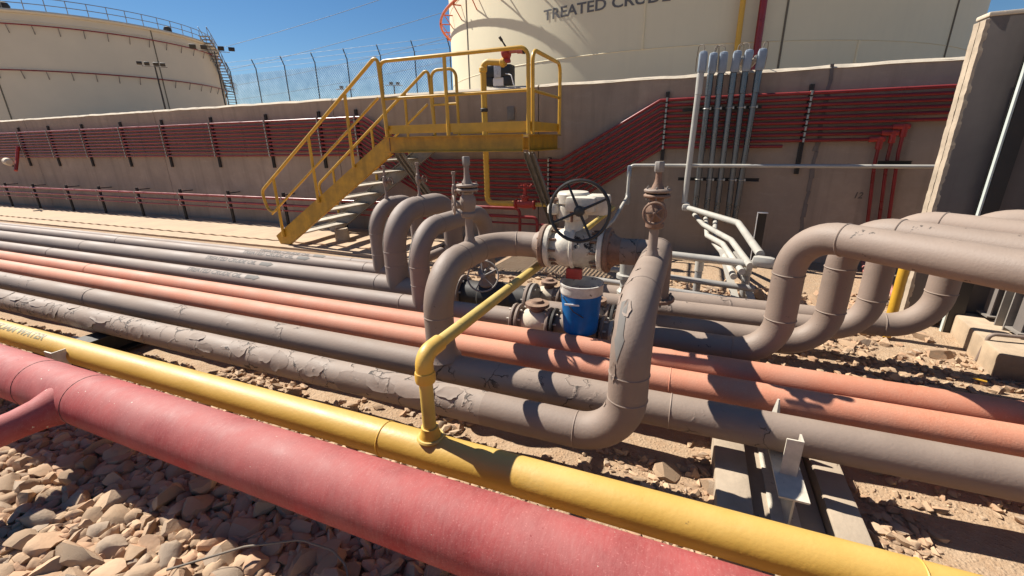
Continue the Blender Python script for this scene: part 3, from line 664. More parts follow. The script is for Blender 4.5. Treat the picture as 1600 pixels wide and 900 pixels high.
# platform rails
rail([(X0 + .02, Y0, ZF), (X0 - .0, Y0, 2.70), (X1, Y0, 2.70), (X1, Y0, ZF)], .11)
rail([(X0 + .01, Y0, 2.235), (X1, Y0, 2.235)], name='mid_rail', r=.019)
post((-3.11, Y0, ZF), (-3.11, Y0, 2.69))
rail([(X1 + .035, Y0 + .06, ZF), (X1 + .035, Y0 + .06, 2.68), (X1 + .035, Y1, 2.68), (X1 + .035, Y1, ZF)], .13)
rail([(X1 + .035, Y0 + .06, 2.235), (X1 + .035, Y1, 2.235)], name='mid_rail', r=.019)
rail([(X0 + .05, Y1, ZF), (X0 + .05, Y1, 2.74), (-3.62, Y1, 2.74), (-3.62, Y1, ZF)], .13)
rail([(X0 + .05, Y1, 2.235), (-3.62, Y1, 2.235)], name='mid_rail', r=.019)
# stairs
A, Bq = V((-6.60, 0, .03)), V((X0 + .02, 0, ZF)); sl = (Bq - A).normalized(); nrm = V((-sl.z, 0, sl.x))
def P3(k, up_, y): p = A + (Bq - A) * k; return V((p.x, y, p.z + up_))
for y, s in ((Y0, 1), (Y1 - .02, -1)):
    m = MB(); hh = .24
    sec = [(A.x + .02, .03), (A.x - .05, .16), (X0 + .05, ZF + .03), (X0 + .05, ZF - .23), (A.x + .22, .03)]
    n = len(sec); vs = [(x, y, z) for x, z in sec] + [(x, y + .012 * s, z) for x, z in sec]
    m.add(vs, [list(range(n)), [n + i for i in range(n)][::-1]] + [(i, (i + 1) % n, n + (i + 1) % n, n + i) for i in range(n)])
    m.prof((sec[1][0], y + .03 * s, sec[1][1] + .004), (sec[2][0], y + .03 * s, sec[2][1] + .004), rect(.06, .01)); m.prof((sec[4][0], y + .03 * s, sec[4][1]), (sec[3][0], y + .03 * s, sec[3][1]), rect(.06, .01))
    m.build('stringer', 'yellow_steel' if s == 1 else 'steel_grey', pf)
    for k, b in ((.06, 1), (.42, 1), (.74, 1)) if s == 1 else ((.1, 1), (.5, 1), (.8, 1)):
        base_ = P3(k, .03, y - .02 * s)
        post(base_, V((base_.x, base_.y, base_.z + 1.0)))
    yy = y - .025 * s
    rail([P3(.05, .12 + .4, yy) + V((-.02, 0, 0)), P3(-.03, .50, yy), P3(-.05, .98, yy) + V((-.04, 0, 0)), P3(.96, 1.05, yy), V((X0 - .0, yy, ZF + 1.03)), V((X0 + .045, yy, ZF + .1))], .13)
    rail([P3(.0, .52, yy) + V((-.02, 0, 0)), P3(.97, .56, yy)], name='mid_rail', r=.019)
for i in range(1, 9):
    k = i / 8.6; p = A + (Bq - A) * k; z = p.z - .02
    tr = MB().box((p.x + .04, (Y0 + Y1) / 2, z), (.2, Y1 - Y0 - .07, .022), None, .004).build('tread', 'tread', pf)
    MB().box((p.x - .08, (Y0 + Y1) / 2, z - .001), (.012, Y1 - Y0 - .075, .055)).build('nosing', 'galv', tr)
# knee braces back to the wall foot
for x in (X1 - .03, X0 + .12):
    for d in (0, .075): MB().prof((x + d - .04, Y0 + .12, ZF - .22), (x + d - .04, 6.96, .12), chan(.07, .05, .007), (1, 0, 0)).build('knee_brace', 'steel_grey', pf)
MB().prof((-6.28, 5.75, 0), (-6.28, 5.75, .28), rect(.06, .06)).build('stair_leg', 'steel_dark', pf)
t = thing('concrete_plinth', 'round concrete stub under the yellow stairs', 'plinth', (-5.75, 6.0, 0))
MB().lathe([(.13, 0), (.125, .02), (.12, .2), (.105, .22)], (-5.75, 6.0, .02), (0, 0, 1), 20).build('stub', 'concrete', t)

# ================================================================== PIPES ON THE GROUND
XL = -34.0
def valve_wheel(c, ax, R, parent, mat='rust', r=.008, spokes=4, rot=0., name='handwheel'):
    c = V(c); d = V(ax).normalized(); a, b = frame(d)
    h = MB().torus(c, d, R, r, 36, 8).build(name, mat, parent)
    MB().lathe([(R * .1, -r * 1.6), (R * .17, -r * 1.2), (R * .19, 0), (R * .17, r * 1.2), (R * .1, r * 1.6)], c, d, 14).build('hub', mat, h)
    for k in range(spokes):
        t = rot + 2 * pi * k / spokes; e = a * cos(t) + b * sin(t); MB().tube([c + e * R * .1, c + e * R], [r * .9, r * .65], 8).build('spoke', mat, h)
    return h
def flange(c, ax, r, th, mat, parent, bolts=8, pipe_r=None, boltmat='steel_grey', name='flange', prj=.022):
    c = V(c); d = V(ax).normalized(); a, b = frame(d); e = .006
    f = MB().lathe([(r - e, -th / 2), (r, -th / 2 + e), (r, th / 2 - e), (r - e, th / 2)], c, d, 32).build(name, mat, parent)
    for k in range(bolts):
        t = 2 * pi * (k + .5) / bolts; q = c + (a * cos(t) + b * sin(t)) * r * .82
        MB().cyl(q - d * (th / 2 + prj), q + d * (th / 2 + prj), r * .062, 6).build('bolt', boltmat, f)
    return f

# --- red pipe
t = thing('red_pipe', 'thick faded red pipe across the foreground with a stub branch', 'pipe', (-3, 1.03, .37))
P = Pipe([(XL, 1.03, .37), (5, 1.03, .37)], .137); P.body('red_pipe', t, 'pipe_run', 56)
for x in (-3.35, -2.87): P.weld(P.near((x, 1.03, .37)) if False else x - XL, 'steel_dark', t, .0022)
MB().tube([(-2.99, 1.0, .37), (-2.995, .92, .365), (-3.0, .86, .36), (-3.005, .78, .355), (-3.06, -1.2, .31)], [.12, .1, .082, .073, .073], 32).build('branch_pipe', 'red_pipe', t)
for x in (-8, .4, 3.4):
    s = thing('pipe_saddle', 'concrete saddle under the red pipe %s' % {-8: 'at the far left', .4: 'right of the cobbles', 3.4: 'at the right border'}[x], 'saddle', (x, 1.05, 0), 'saddles under the red pipe')
    MB().box((x, 1.12, .105), (.25, .22, .24), None, .015).build('block', 'concrete', s)
# --- yellow pipe with branch to the monitor
t = thing('yellow_pipe', 'bright yellow foam water pipe with upright branch and long arm', 'pipe', (-1.02, 1.44, .27))
P = Pipe([(XL, 1.44, .27), (5, 1.44, .27)], .084); P.body('yellow_pipe', t, 'pipe_run', 44)
for x in (-1.28, .80): P.weld(x - XL, 'yellow_pipe', t, .004)
P.text('FOAM WATER', -4.98 - XL, .7, .35, 'letter_olive', t, .055)
B2 = Pipe([(-1.02, 1.44, .30), (-1.02, 1.44, .775), (-1.035, 6.30, .745), (-2.2, 6.30, .745)], .031, .06, 8)
br = B2.body('yellow_arm', t, 'branch_pipe', 20)
MB().lathe([(.052, 0), (.05, .03), (.043, .05), (.04, .075)], (-1.02, 1.44, .335), (0, 0, 1), 20).build('branch_boss', 'yellow_pipe', br)
m = MB(); m.tube(fillet([(-1.02, 1.44, .66), (-1.02, 1.44, .775), (-1.02, 1.57, .775)], .058, 8), .040, 20); m.build('elbow_fitting', 'yellow_pipe', br)
m = MB(); m.lathe([(.044, 0), (.046, .01), (.046, .04), (.044, .05)], (-1.02, 1.44, .645), (0, 0, 1), 20); m.build('elbow_collar', 'yellow_pipe', br)
MB().torus((-1.02, 1.44, .352), (0, 0, 1), .056, .009, 24, 6).build('weld_ring', 'yellow_arm', br)
B2.arrow(.14, .16, 2.55, .055, 'black_paint', br)
# --- orange pipes
for y, lab in ((2.43, 'front one of the two salmon orange pipes'), (2.685, 'rear one of the two salmon orange pipes, under the blue bucket')):
    t = thing('orange_pipe', lab, 'pipe', (-2, y, .30), 'orange pipes'); P = Pipe([(XL, y, .30), (6, y, .30)], .084); P.body('orange', t, 'pipe_run', 44)
    for x in ((-6.40, -15) if y > 2.5 else (-9.2, -.02)): P.weld(x - XL, 'orange', t, .003)
# --- brown pipe 2 with riser to the valve
VZ = .935; VY = 2.95
t = thing('brown_pipe', 'chipped brown pipe in front of the orange pipes with an arch to the wheel valve', 'pipe', (-1.37, 2.13, .30))
P = Pipe([(XL, 2.13, .30), (6, 2.13, .30)], .09); P.body('brown_chip', t, 'pipe_run', 44)
for x in (-5.2, .0): P.weld(x - XL, 'brown', t, .004)
Q = Pipe([(-1.37, 2.13, .30), (-1.37, 2.13, VZ), (-1.37, VY, VZ), (-.99, VY, VZ)], .09, .27, 12); b4 = Q.body('brown', t, 'arch_pipe', 40)
MB().lathe([(.125, 0), (.108, .02), (.097, .05), (.091, .09)], (-1.37, 2.13, .375), (0, 0, 1), 32).build('tee_collar', 'brown', b4)
for s in (.35, .82, 1.06, 1.42): Q.weld(s, 'brown', b4, .004)
Q.arrow(.62, -.3, .9, .06, 'arrow_blue', b4)
flange((-.955, VY, VZ), (1, 0, 0), .155, .035, 'rust', t, 0, name='weld_neck_flange')
MB().lathe([(.09, 0), (.098, .02), (.125, .06)], (-1.03, VY, VZ), (1, 0, 0), 32).build('flange_neck', 'brown', t)
# --- brown pipe 1 with loop
t = thing('brown_pipe', 'peeling brown pipe nearest the yellow pipe with a thick rising loop', 'pipe', (-.2, 1.835, .28))
LX = -.19
Q = Pipe([(XL, 1.835, .28), (LX, 1.835, .28), (LX, 1.835, VZ - .005), (LX, 3.27, VZ - .005), (LX, 3.27, .52)], .09, .235, 12)
n = len(Q.pts); k1 = next(i for i, p in enumerate(Q.pts) if p.x > -.5)
MB().tube(Q.pts[:k1], .09, 44, True).build('pipe_run', 'brown_peel', t)
lp = MB().tube(Q.pts[k1 - 1:], .0905, 44, True).build('loop_pipe', 'brown_chip', t)
s1 = Q.near((LX, 1.835, .53)); 
for s in (Q.near((-.45, 1.835, .28)), s1, s1 + .13, Q.near((LX, 2.08, .93)) + .05, Q.near((LX, 3.0, .93))): Q.weld(s, 'brown', lp, .004)
Q.arrow(s1 + .42, -.22, 1.0, .06, 'arrow_blue', lp)
MB().tube([(-.52, VY, VZ), (LX, VY, VZ)], .088, 40).build('cross_pipe', 'brown_chip', t)
MB().torus((-.315, VY, VZ), (1, 0, 0), .089, .005, 32, 6).build('weld_ring', 'brown', t)
flange((-.505, VY, VZ), (1, 0, 0), .155, .035, 'rust', t, 0, name='weld_neck_flange')
MB().lathe([(.125, 0), (.098, .04), (.088, .07)], (-.487, VY, VZ), (1, 0, 0), 32).build('flange_neck', 'rust', t)
flange((LX, 3.27, .52), (0, 0, 1), .135, .03, 'rust', t, 8, name='back_flange')

# --- lifted flakes of paint on the two near brown pipes
def flake(P, s0, phi, ls, lp, parent, seed, mat='brown_chip', lift=.0075):
    rn = random.Random(seed); nr, na = 5, 22; vs = []; fs = []
    for i in range(nr + 1):
        q = i / nr
        for j in range(na):
            a = 2 * pi * j / na; w = 1 + .38 * noise.noise(V((cos(a) * 1.3, sin(a) * 1.3, seed * 1.7))) + .22 * noise.noise(V((cos(a) * 4, sin(a) * 4, seed)))
            up_ = max(0, noise.noise(V((cos(a) * .9, sin(a) * .9, seed * 2.3))) + .25 + .35 * sin(a))
            vs.append(P.skin(s0 + ls * q * w * cos(a), phi + lp * q * w * sin(a) / P.r, .0015 + lift * up_ * q ** 4))
    for i in range(nr):
        for j in range(na): fs.append((i * na + j, i * na + (j + 1) % na, (i + 1) * na + (j + 1) % na, (i + 1) * na + j))
    return MB().add(vs, fs).build('paint_flake', mat, parent)
rf = random.Random(5)
P1 = Q
x = -7.6
while x < -.55:
    d = 1 if x < -4.2 else .72
    if rf.random() < d: flake(P1, x - XL, rf.uniform(.1, 1.15), rf.uniform(.06, .17), rf.uniform(.03, .075), t, int(x * 100) + 900)
    x += rf.uniform(.12, .3)
for i in range(26):
    s_ = s1 + rf.uniform(-.15, 1.75); flake(P1, s_, rf.choice((rf.uniform(.2, 1.6), rf.uniform(-1.2, .3))), rf.uniform(.018, .05), rf.uniform(.012, .032), lp, i + 40, 'brown_chip', .008)
# --- grey-brown pipes behind: left runs with arches
def left_run(name, label, y, r, legx, ztop, yb, zend=.1, txt=None, R=.26, mat='brown_clean'):
    t = thing('grey_brown_pipe', label, 'pipe', (legx, y, .30), 'crude oil pipes behind the orange pipes')
    P = Pipe([(XL, y, .30), (legx + .55, y, .30)], r); P.body(mat, t, 'pipe_run', 36)
    A_ = Pipe([(legx, y, .26), (legx, y, ztop), (legx + .04, yb, ztop), (legx + .04, yb, zend)], r + .001, R, 12); a = A_.body(mat, t, 'arch_pipe', 36)
    P.weld(legx - r - .12 - XL, mat, t, .0035)
    for s_ in (.16 + r, ztop - .26 - R, A_.near((legx, y + R, ztop)) + .02): A_.weld(s_, mat, a, .0035)
    A_.arrow(ztop - .26 - R + .26, -.3, -2.45, .07, 'arrow_blue', a)
    if txt:
        tx0, tx1 = txt; P.text('TREATED CRUDE OIL', tx0 - XL, tx1 - tx0, .45, 'letter_faint', t, .06); P.arrow(tx1 + .06 - XL, .2, .45, .08, 'arrow_blue', t)
    P.weld(-7.99 - XL, mat, t, .003); return t, P
left_run('D', 'grey brown pipe just behind the orange pipes, rising in the nearest small arch', 3.01, .084, -2.09, .965, 4.25, txt=(-5.13, -4.27), R=.3)
left_run('C', 'thickest grey brown pipe rising in the middle of the three small arches', 3.39, .108, -2.62, 1.03, 4.45, txt=(-5.36, -4.51), R=.36)
left_run('B', 'grey brown pipe rising in the farthest of the three small arches', 3.80, .08, -3.15, 1.01, 4.5, txt=(-5.28, -4.41), R=.28)
t = thing('grey_brown_pipe', 'rearmost grey brown pipe of the row beside the concrete apron', 'pipe', (-3.6, 4.13, .25), 'crude oil pipes behind the orange pipes')
P = Pipe([(XL, 4.13, .25), (-3.1, 4.13, .25), (-3.1, 5.0, .25)], .062, .2); P.body('brown_clean', t, 'pipe_run', 32)
P.text('TREATED CRUDE OIL', -5.42 - XL, .91, .45, 'letter_faint', t, .05); P.arrow(-4.45 - XL, .2, .45, .07, 'arrow_blue', t)
for x in (-3.85, -3.4): P.weld(x - XL, 'brown', t, .003)
# --- right runs with risers, turning 45 degrees towards the camera overhead
def right_run(label, y, r, rx, ztop, x0, mat='brown', R=.25, far=4.5, start=None):
    t = thing('riser_pipe', label, 'pipe', (rx, y, .30), 'rising pipes at the right')
    pts = (start or [(x0, y, .30)]) + [(rx, y, .30), (rx, y, ztop), (rx + far * .72, y - far * .69, ztop)]
    P = Pipe(pts, r, R, 12); P.body(mat, t, 'pipe_run', 40)
    sb = P.near((rx, y, .30 + R)); sa = P.near((rx, y, ztop - R))
    st = P.near((rx + R * .72, y - R * .69, ztop))
    for s in (sb - R * 1.57, sb + .01, sa - .01, st + .02): P.weld(s, mat, t, .005)
    return t, P
right_run('nearest of the four rising pipes at the right, widest overhead run', 3.02, .088, .585, 1.115, -1.55)
right_run('second of the four rising pipes at the right', 3.28, .084, .91, 1.115, -1.2)
right_run('third of the four rising pipes at the right', 3.64, .084, 1.235, 1.115, -1.15, 'brown_chip')
right_run('rearmost of the four rising pipes at the right, with flaking low elbow', 3.86, .088, 1.69, 1.115, -1.0, 'brown_chip', .28)

# ================================================================== VALVES
v = thing('ball_valve', 'white stained gear operated valve with large black handwheel', 'valve', (-.73, VY, VZ))
def along(prof, mat, name, par=v): return MB().lathe(prof, (0, VY, VZ), (1, 0, 0), 40).build(name, mat, par)
flange((-.917, VY, VZ), (1, 0, 0), .15, .038, 'white_paint', v, 10, boltmat='rust', prj=.05)
along([(.10, -.9), (.105, -.88), (.128, -.84), (.14, -.79), (.14, -.75)], 'white_stained', 'body_half')
flange((-.735, VY, VZ), (1, 0, 0), .152, .03, 'white_stained', v, 12, boltmat='black_oil', prj=.03, name='body_flange')
along([(.14, -.72), (.14, -.68), (.128, -.63), (.105, -.59), (.1, -.56)], 'oil_stained', 'body_half')
flange((-.545, VY, VZ), (1, 0, 0), .15, .036, 'white_paint', v, 10, boltmat='rust', prj=.05)
MB().lathe([(.07, .1), (.065, .15), (.06, .2), (.085, .21), (.085, .23)], (-.75, VY, VZ), (0, 0, 1), 24).build('bonnet', 'white_paint', v)
g = MB(); g.lathe([(.095, 0), (.105, .008), (.105, .09), (.09, .1), (.09, .105), (.11, .11), (.11, .17), (.1, .182), (.0, .186)], (-.76, VY - .0, VZ + .205), (0, 0, 1), 28)
gb = g.build('gearbox', 'white_paint', v)
MB().box((-.585, VY - .02, VZ + .31), (.15, .15, .13), None, .025).build('worm_housing', 'white_paint', gb)
MB().box((-.68, VY - .1, VZ + .32), (.2, .1, .1), None, .03).build('worm_housing', 'white_paint', gb)
for dx, dy in ((-.11, -.06), (-.1, .05), (.07, .1), (.02, -.11)): MB().cyl((-.76 + dx, VY + dy, VZ + .2), (-.76 + dx, VY + dy, VZ + .33), .011, 6).build('bolt', 'rust', gb)
MB().lathe([(.03, 0), (.042, .01), (.042, .05), (.03, .07)], (-.88, VY - .06, VZ + .24), (0, 0, 1), 16).build('stop_housing', 'white_paint', gb)
MB().cyl((-.9, VY - .06, VZ + .34), (-.83, VY - .06, VZ + .34), .014, 8).build('stop_bolt', 'rust', gb)
WC = V((-.665, 2.74, 1.225))
MB().cyl((-.665, VY - .1, 1.245), tuple(WC), .016, 12).build('input_shaft', 'steel_grey', v)
valve_wheel(WC, (.05, -1, .12), .19, v, 'black_rubber', .011, 4, .45)
MB().box((-.72, 2.88, VZ - .165), (.11, .05, .075), None, .008).build('drain_plate', 'red_valve', v); MB().cyl((-.73, VY, VZ - .2), (-.73, VY, VZ - .13), .03, 12).build('drain_plug', 'rust', v)

def vent(label, b, zt, kind, ax, mat='rust'):
    b = V(b); z = b.z; t = thing('vent_valve', label, 'valve', b, 'vent valves on the pipe loops')
    if kind == 'big':
        pz = z + .15
        MB().lathe([(.045, -.03), (.032, .015), (.026, .03), (.026, .15)], b, (0, 0, 1), 18).build('nozzle', 'brown', t)
        MB().lathe([(.04, 0), (.05, .008), (.05, .03), (.04, .04), (.048, .07), (.055, .1), (.05, .13), (.036, .15), (.04, .165)], V((b.x, b.y, pz)), (0, 0, 1), 20).build('valve_body', mat, t)
        d = V(ax).normalized(); c = V((b.x, b.y, pz + .085))
        MB().lathe([(.034, 0), (.036, .05), (.026, .055), (.026, .075), (.012, .08), (.012, .1)], c, d, 16).build('bonnet', mat, t)
        valve_wheel(c + d * .095, d, .058, t, mat, .0065, 5, .3)
        flange((b.x, b.y, pz + .18), (0, 0, 1), .072, .018, mat, t, 6, prj=.012); flange((b.x, b.y, pz + .207), (0, 0, 1), .072, .02, 'brown', t, 6, prj=.012)
        q = pz + .215
        MB().lathe([(.036, 0), (.03, .015), (.02, .04), (.017, zt - q - .09), (.017, zt - q - .06)], (b.x, b.y, q), (0, 0, 1), 18).build('top_nipple', mat if ax[0] > -.3 else 'brown', t)
        MB().lathe([(.022, 0), (.026, .006), (.026, .05), (.022, .056)], (b.x, b.y, zt - .06), (0, 0, 1), 8).build('cap', 'steel_grey', t)
    else:
        h = zt - z
        MB().lathe([(.024, -.02), (.02, .02), (.012, .035), (.012, h * .35), (.021, h * .38), (.025, h * .46), (.024, h * .58), (.017, h * .64), (.019, h * .66), (.012, h * .68), (.013, h * .92), (.019, h * .93), (.019, h)], b, (0, 0, 1), 14).build('valve_body', 'brown', t)
        d = V(ax).normalized(); c = V((b.x, b.y, z + h * .5))
        MB().lathe([(.02, 0), (.02, .035), (.009, .04), (.009, .09)], c, d, 12).build('bonnet', mat, t); valve_wheel(c + d * .085, d, .035, t, mat, .005, 3, .5)
vent('flanged vent valve on the arch left of the black handwheel', (-1.365, 2.57, 1.03), 1.57, 'big', (-.8, -.6, 0), 'brown')
vent('rusty flanged vent valve with small wheel on the loop right of the black handwheel', (LX, 2.57, 1.025), 1.54, 'big', (.02, -1, .1), 'rust')
vent('slim vent valve on the farthest small arch', (-3.13, 4.0, 1.085), 1.43, 'small', (1, -.1, .15))
vent('slim vent valve on the middle small arch', (-2.6, 3.85, 1.13), 1.47, 'small', (1, -.1, .15))
vent('slim vent valve on the nearest small arch beside the flanged vent', (-2.06, 3.62, 1.05), 1.40, 'small', (1, -.4, .1))

# manifold in the middle, mostly shaded
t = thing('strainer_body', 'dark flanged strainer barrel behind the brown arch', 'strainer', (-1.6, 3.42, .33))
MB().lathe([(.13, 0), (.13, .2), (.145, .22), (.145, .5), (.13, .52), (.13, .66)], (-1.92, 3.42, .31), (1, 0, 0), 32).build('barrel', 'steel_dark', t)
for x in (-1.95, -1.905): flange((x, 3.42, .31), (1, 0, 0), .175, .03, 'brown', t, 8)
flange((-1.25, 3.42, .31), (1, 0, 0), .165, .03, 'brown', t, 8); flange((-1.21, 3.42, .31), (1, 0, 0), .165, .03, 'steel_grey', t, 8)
t = thing('gate_valve', 'wheel valve in shade under the brown arch', 'valve', (-1.62, 3.42, .45))
MB().lathe([(.08, 0), (.085, .02), (.06, .05), (.05, .1), (.075, .11), (.075, .13), (.03, .14), (.028, .24)], (-1.64, 3.40, .44), (0, -.25, 1), 20).build('bonnet', 'brown', t)
valve_wheel((-1.62, 3.26, .55), (.25, -1, .55), .135, t, 'steel_grey', .0075, 5, .2)
MB().cyl((-1.62, 3.38, .62), (-1.62, 3.26, .55), .012, 8).build('stem', 'steel_grey', t)
def line_valve(label, x, y, z, r, top=True):
    t = thing('flanged_valve', label, 'valve', (x, y, z), 'flanged line valves in the middle')
    for dx in (-.205, -.165): flange((x + dx, y, z), (1, 0, 0), r * 1.72, .026, 'brown', t, 8, boltmat='white_paint')
    for dx in (.085, .125): flange((x + dx, y, z), (1, 0, 0), r * 1.72, .026, 'brown' if dx < .1 else 'steel_dark', t, 8, boltmat='white_paint')
    MB().lathe([(r * 1.0, -.15), (r * 1.35, -.1), (r * 1.5, -.04), (r * 1.45, .02), (r * 1.15, .07)], (x, y, z), (1, 0, 0), 28).build('valve_body', 'coping', t)
    if top: MB().lathe([(r * .7, 0), (r * .8, .03), (r * 1.25, .05), (r * 1.25, .075), (r * .7, .08), (r * .55, .1)], (x - .02, y, z + r * 1.15), (0, 0, 1), 24).build('bonnet', 'rust', t)
    return t
line_valve('flanged valve on the line behind the rear orange pipe, left of the bucket', -1.02, 3.02, .30, .075)
line_valve('flanged valve directly behind the blue bucket', -.62, 3.28, .30, .07)
line_valve('small flanged valve behind the tilted yellow arm', -1.12, 3.64, .30, .06)
line_valve('flanged joint right of the blue bucket beside the loop pipe', -.36, 3.02, .30, .07, False)
t = thing('drain_valve', 'small pale drain fitting between the brown loop and the bucket', 'valve', (-.5, 3.75, .4))
MB().lathe([(.07, 0), (.075, .03), (.05, .06), (.05, .14), (.085, .15), (.085, .18), (.06, .19), (.06, .3)], (-.47, 3.72, .37), (0, 0, 1), 24).build('fitting', 'conduit_lite', t)
t = thing('cross_pipe', 'stub pipe with flange in shade behind the small arches', 'pipe', (-2.0, 4.25, .5))
MB().tube([(-2.3, 4.25, .52), (-1.75, 4.25, .56)], .05, 20).build('pipe_run', 'brown', t); flange((-2.32, 4.25, .52), (1, 0, .06), .08, .03, 'rust', t, 6); flange((-1.72, 4.25, .56), (1, 0, .06), .08, .03, 'rust', t, 6)

# red valve on the yellow feed line near the wall, riser and monitor
t = thing('red_gate_valve', 'red gate valve on the yellow line below the platform', 'valve', (-2.35, 6.3, .745))
MB().lathe([(.075, -.16), (.075, -.135), (.05, -.13), (.06, -.06), (.065, .0), (.06, .06), (.05, .13), (.075, .135), (.075, .16)], (-2.37, 6.3, .745), (1, 0, 0), 24).build('valve_body', 'red_valve', t)
MB().lathe([(.05, 0), (.055, .05), (.07, .06), (.07, .09), (.03, .1), (.025, .26)], (-2.37, 6.3, .78), (0, 0, 1), 20).build('bonnet', 'red_valve', t)
valve_wheel((-2.37, 6.3, 1.02), (0, -.2, 1), .1, t, 'red_valve', .009, 4)
t = thing('monitor_riser', 'yellow riser pipe feeding the red fire monitor over the platform', 'pipe', (-3.0, 6.3, .745))
Pipe([(-2.53, 6.3, .745), (-3.0, 6.3, .745), (-3.0, 6.3, 2.74), (-2.64, 6.3, 2.70)], .043, .09, 8).body('yellow_pipe', t, 'pipe_run', 20)
MB().cyl((-3.0, 6.3, 2.60), (-3.0, 6.3, 2.67), .058, 16).build('collar', 'yellow_pipe', t); MB().cyl((-2.72, 6.3, 2.71), (-2.66, 6.3, 2.70), .06, 16).build('collar', 'yellow_pipe', t)
MB().cyl((-2.985, 6.26, 2.07), (-2.985, 6.26, 2.12), .055, 12).build('clamp', 'steel_dark', t)
t = thing('fire_monitor', 'small red fire monitor nozzle above the platform rail', 'fire monitor', (-2.62, 6.3, 2.68))
m = MB(); m.lathe([(.045, 0), (.05, .02), (.04, .05), (.055, .09), (.06, .13), (.05, .17), (.02, .19)], (-2.62, 6.3, 2.70), (0, 0, 1), 18); m.build('swivel_body', 'red_valve', t)
MB().lathe([(.04, 0), (.065, .02), (.075, .06), (.07, .1), (.04, .12)], (-2.69, 6.29, 2.82), (1, -.1, 0), 20).build('elbow', 'red_valve', t)
MB().lathe([(.03, 0), (.028, .14), (.038, .15), (.04, .21), (.046, .22), (.046, .25)], (-2.6, 6.28, 2.835), (1, -.1, -.03), 18).build('nozzle_barrel', 'pink_tube', t)
MB().cyl((-2.36, 6.255, 2.825), (-2.345, 6.253, 2.825), .047, 16).build('nozzle_tip', 'steel_dark', t)
MB().tube([(-2.64, 6.3, 2.9), (-2.69, 6.26, 2.99)], .012, 8).build('tiller', 'steel_dark', t); MB().cyl((-2.68, 6.27, 2.97), (-2.71, 6.245, 3.02), .02, 8).build('tiller_grip', 'black_rubber', t)
t = thing('equipment_box', 'black and white equipment box on the wall top behind the monitor', 'box', (-3.1, 7.12, 2.49))
m = MB(); m.box((-3.1, 7.14, 2.72), (.44, .2, .17), None, .012); m.box((-3.26, 7.14, 2.58), (.12, .19, .15), None, .01); m.box((-2.94, 7.14, 2.58), (.12, .19, .15), None, .01); m.build('housing', 'black_rubber', t)
MB().box((-3.1, 7.035, 2.715), (.12, .012, .19), None, .004).build('nameplate', 'label_plate', t); MB().box((-3.1, 7.13, 2.56), (.19, .16, .13), None, .02).build('base_block', 'plastic_white', t)
MB().tube(fillet([(-2.96, 7.04, 2.67), (-2.85, 7.0, 2.64), (-2.8, 6.97, 2.5), (-2.76, 6.965, 2.44)], .05, 5), .008, 8).build('lead', 'plastic_white', t)
t = thing('socket_plate', 'small grey junction box on the wall behind the monitor riser', 'junction box', (-2.85, 6.97, 2.1)); MB().box((-2.86, 6.985, 2.08), (.12, .03, .2), None, .006).build('box_body', 'steel_grey', t)
t = thing('hose_outlet', 'pale capped red hose outlet fixed to the wall at the left edge', 'hose outlet', (-17.9, 6.9, 1.2))
MB().tube(fillet([(-18.15, 6.9, 1.75), (-18.1, 6.75, 1.35), (-17.95, 6.6, 1.1)], .1, 5), .04, 14).build('outlet_pipe', 'red_valve', t); MB().lathe([(.06, 0), (.1, .03), (.1, .2), (.07, .24)], (-18.3, 6.6, 1.36), (1, -.1, -.12), 18).build('outlet_cap', 'coping', t)
MB().tube([(-17.9, 6.55, 1.22), (-17.72, 6.5, 1.24)], .02, 8).build('lever', 'steel_dark', t)

# ================================================================== BUCKET
b = thing('bucket', 'blue paint bucket with white smeared rim standing on the orange pipe', 'bucket', (-.655, 2.84, .366))
BC = V((-.655, 2.84, .366))
MB().lathe([(.112, 0), (.117, .004), (.119, .02), (.1405, .285), (.142, .295)], BC, (0, 0, 1), 40, False).build('shell', 'blue', b)
MB().lathe([(.1425, .285), (.1455, .29), (.147, .3), (.1475, .345), (.151, .348), (.151, .36), (.141, .36), (.139, .29)], BC, (0, 0, 1), 40).build('rim_band', 'bucket_white', b)
MB().tube([BC + V((-.139, -.03, .3)), BC + V((-.10, -.105, .27)), BC + V((-.02, -.142, .19)), BC + V((.05, -.133, .15))], .0035, 6).build('bail_handle', 'steel_dark', b)
MB().box(BC + V((-.03, -.1385, .235)), (.1, .008, .012), Matrix.Rotation(.15, 3, 'Z')).build('handle_grip', 'plastic_white', b)
MB().lathe([(.115, .012), (.1155, .03), (.0, .032)], BC, (0, 0, 1), 40).build('residue', 'black_oil', b)

# ================================================================== GREY SERVICE PIPES AT THE BACK RIGHT
def service(label, pts, r, mat, R=.08, box_=None, n=16):
    t = thing('service_pipe', label, 'pipe', pts[0], 'grey service pipes below the conduits'); Pipe(pts, r, R, 6).body(mat, t, 'pipe_run', n)
    if box_: MB().box(box_, (.18, .09, .1), Matrix.Rotation(-.25, 3, 'Z'), .042).build('conduit_body', 'conduit_lite', t)
    return t
s = service('pale service pipe bending down from the leftmost upright conduit', [(-.09, 6.62, .8), (-.08, 6.6, .74), (.5, 5.62, .72), (.6, 4.35, .66)], .036, 'conduit_lite', .14, (.62, 4.25, .62))
MB().box((-.09, 6.6, .745), (.11, .13, .1), None, .04).build('elbow_fitting', 'conduit_lite', s)
service('second pale service pipe, under the leftmost bent one', [(.03, 6.75, .62), (.15, 6.2, .58), (.42, 5.2, .6), (.53, 4.3, .56)], .03, 'conduit_lite', .2)
service('third pale service pipe, curving beside the loop', [(.18, 6.75, .58), (.2, 5.9, .5), (.35, 5.3, .53), (.47, 4.3, .5)], .03, 'conduit_lite', .2)
service('fourth pale service pipe, lowest of the curved ones', [(.31, 6.75, .54), (.28, 5.8, .44), (.36, 5.2, .45), (.42, 4.4, .42)], .03, 'conduit_lite', .2)
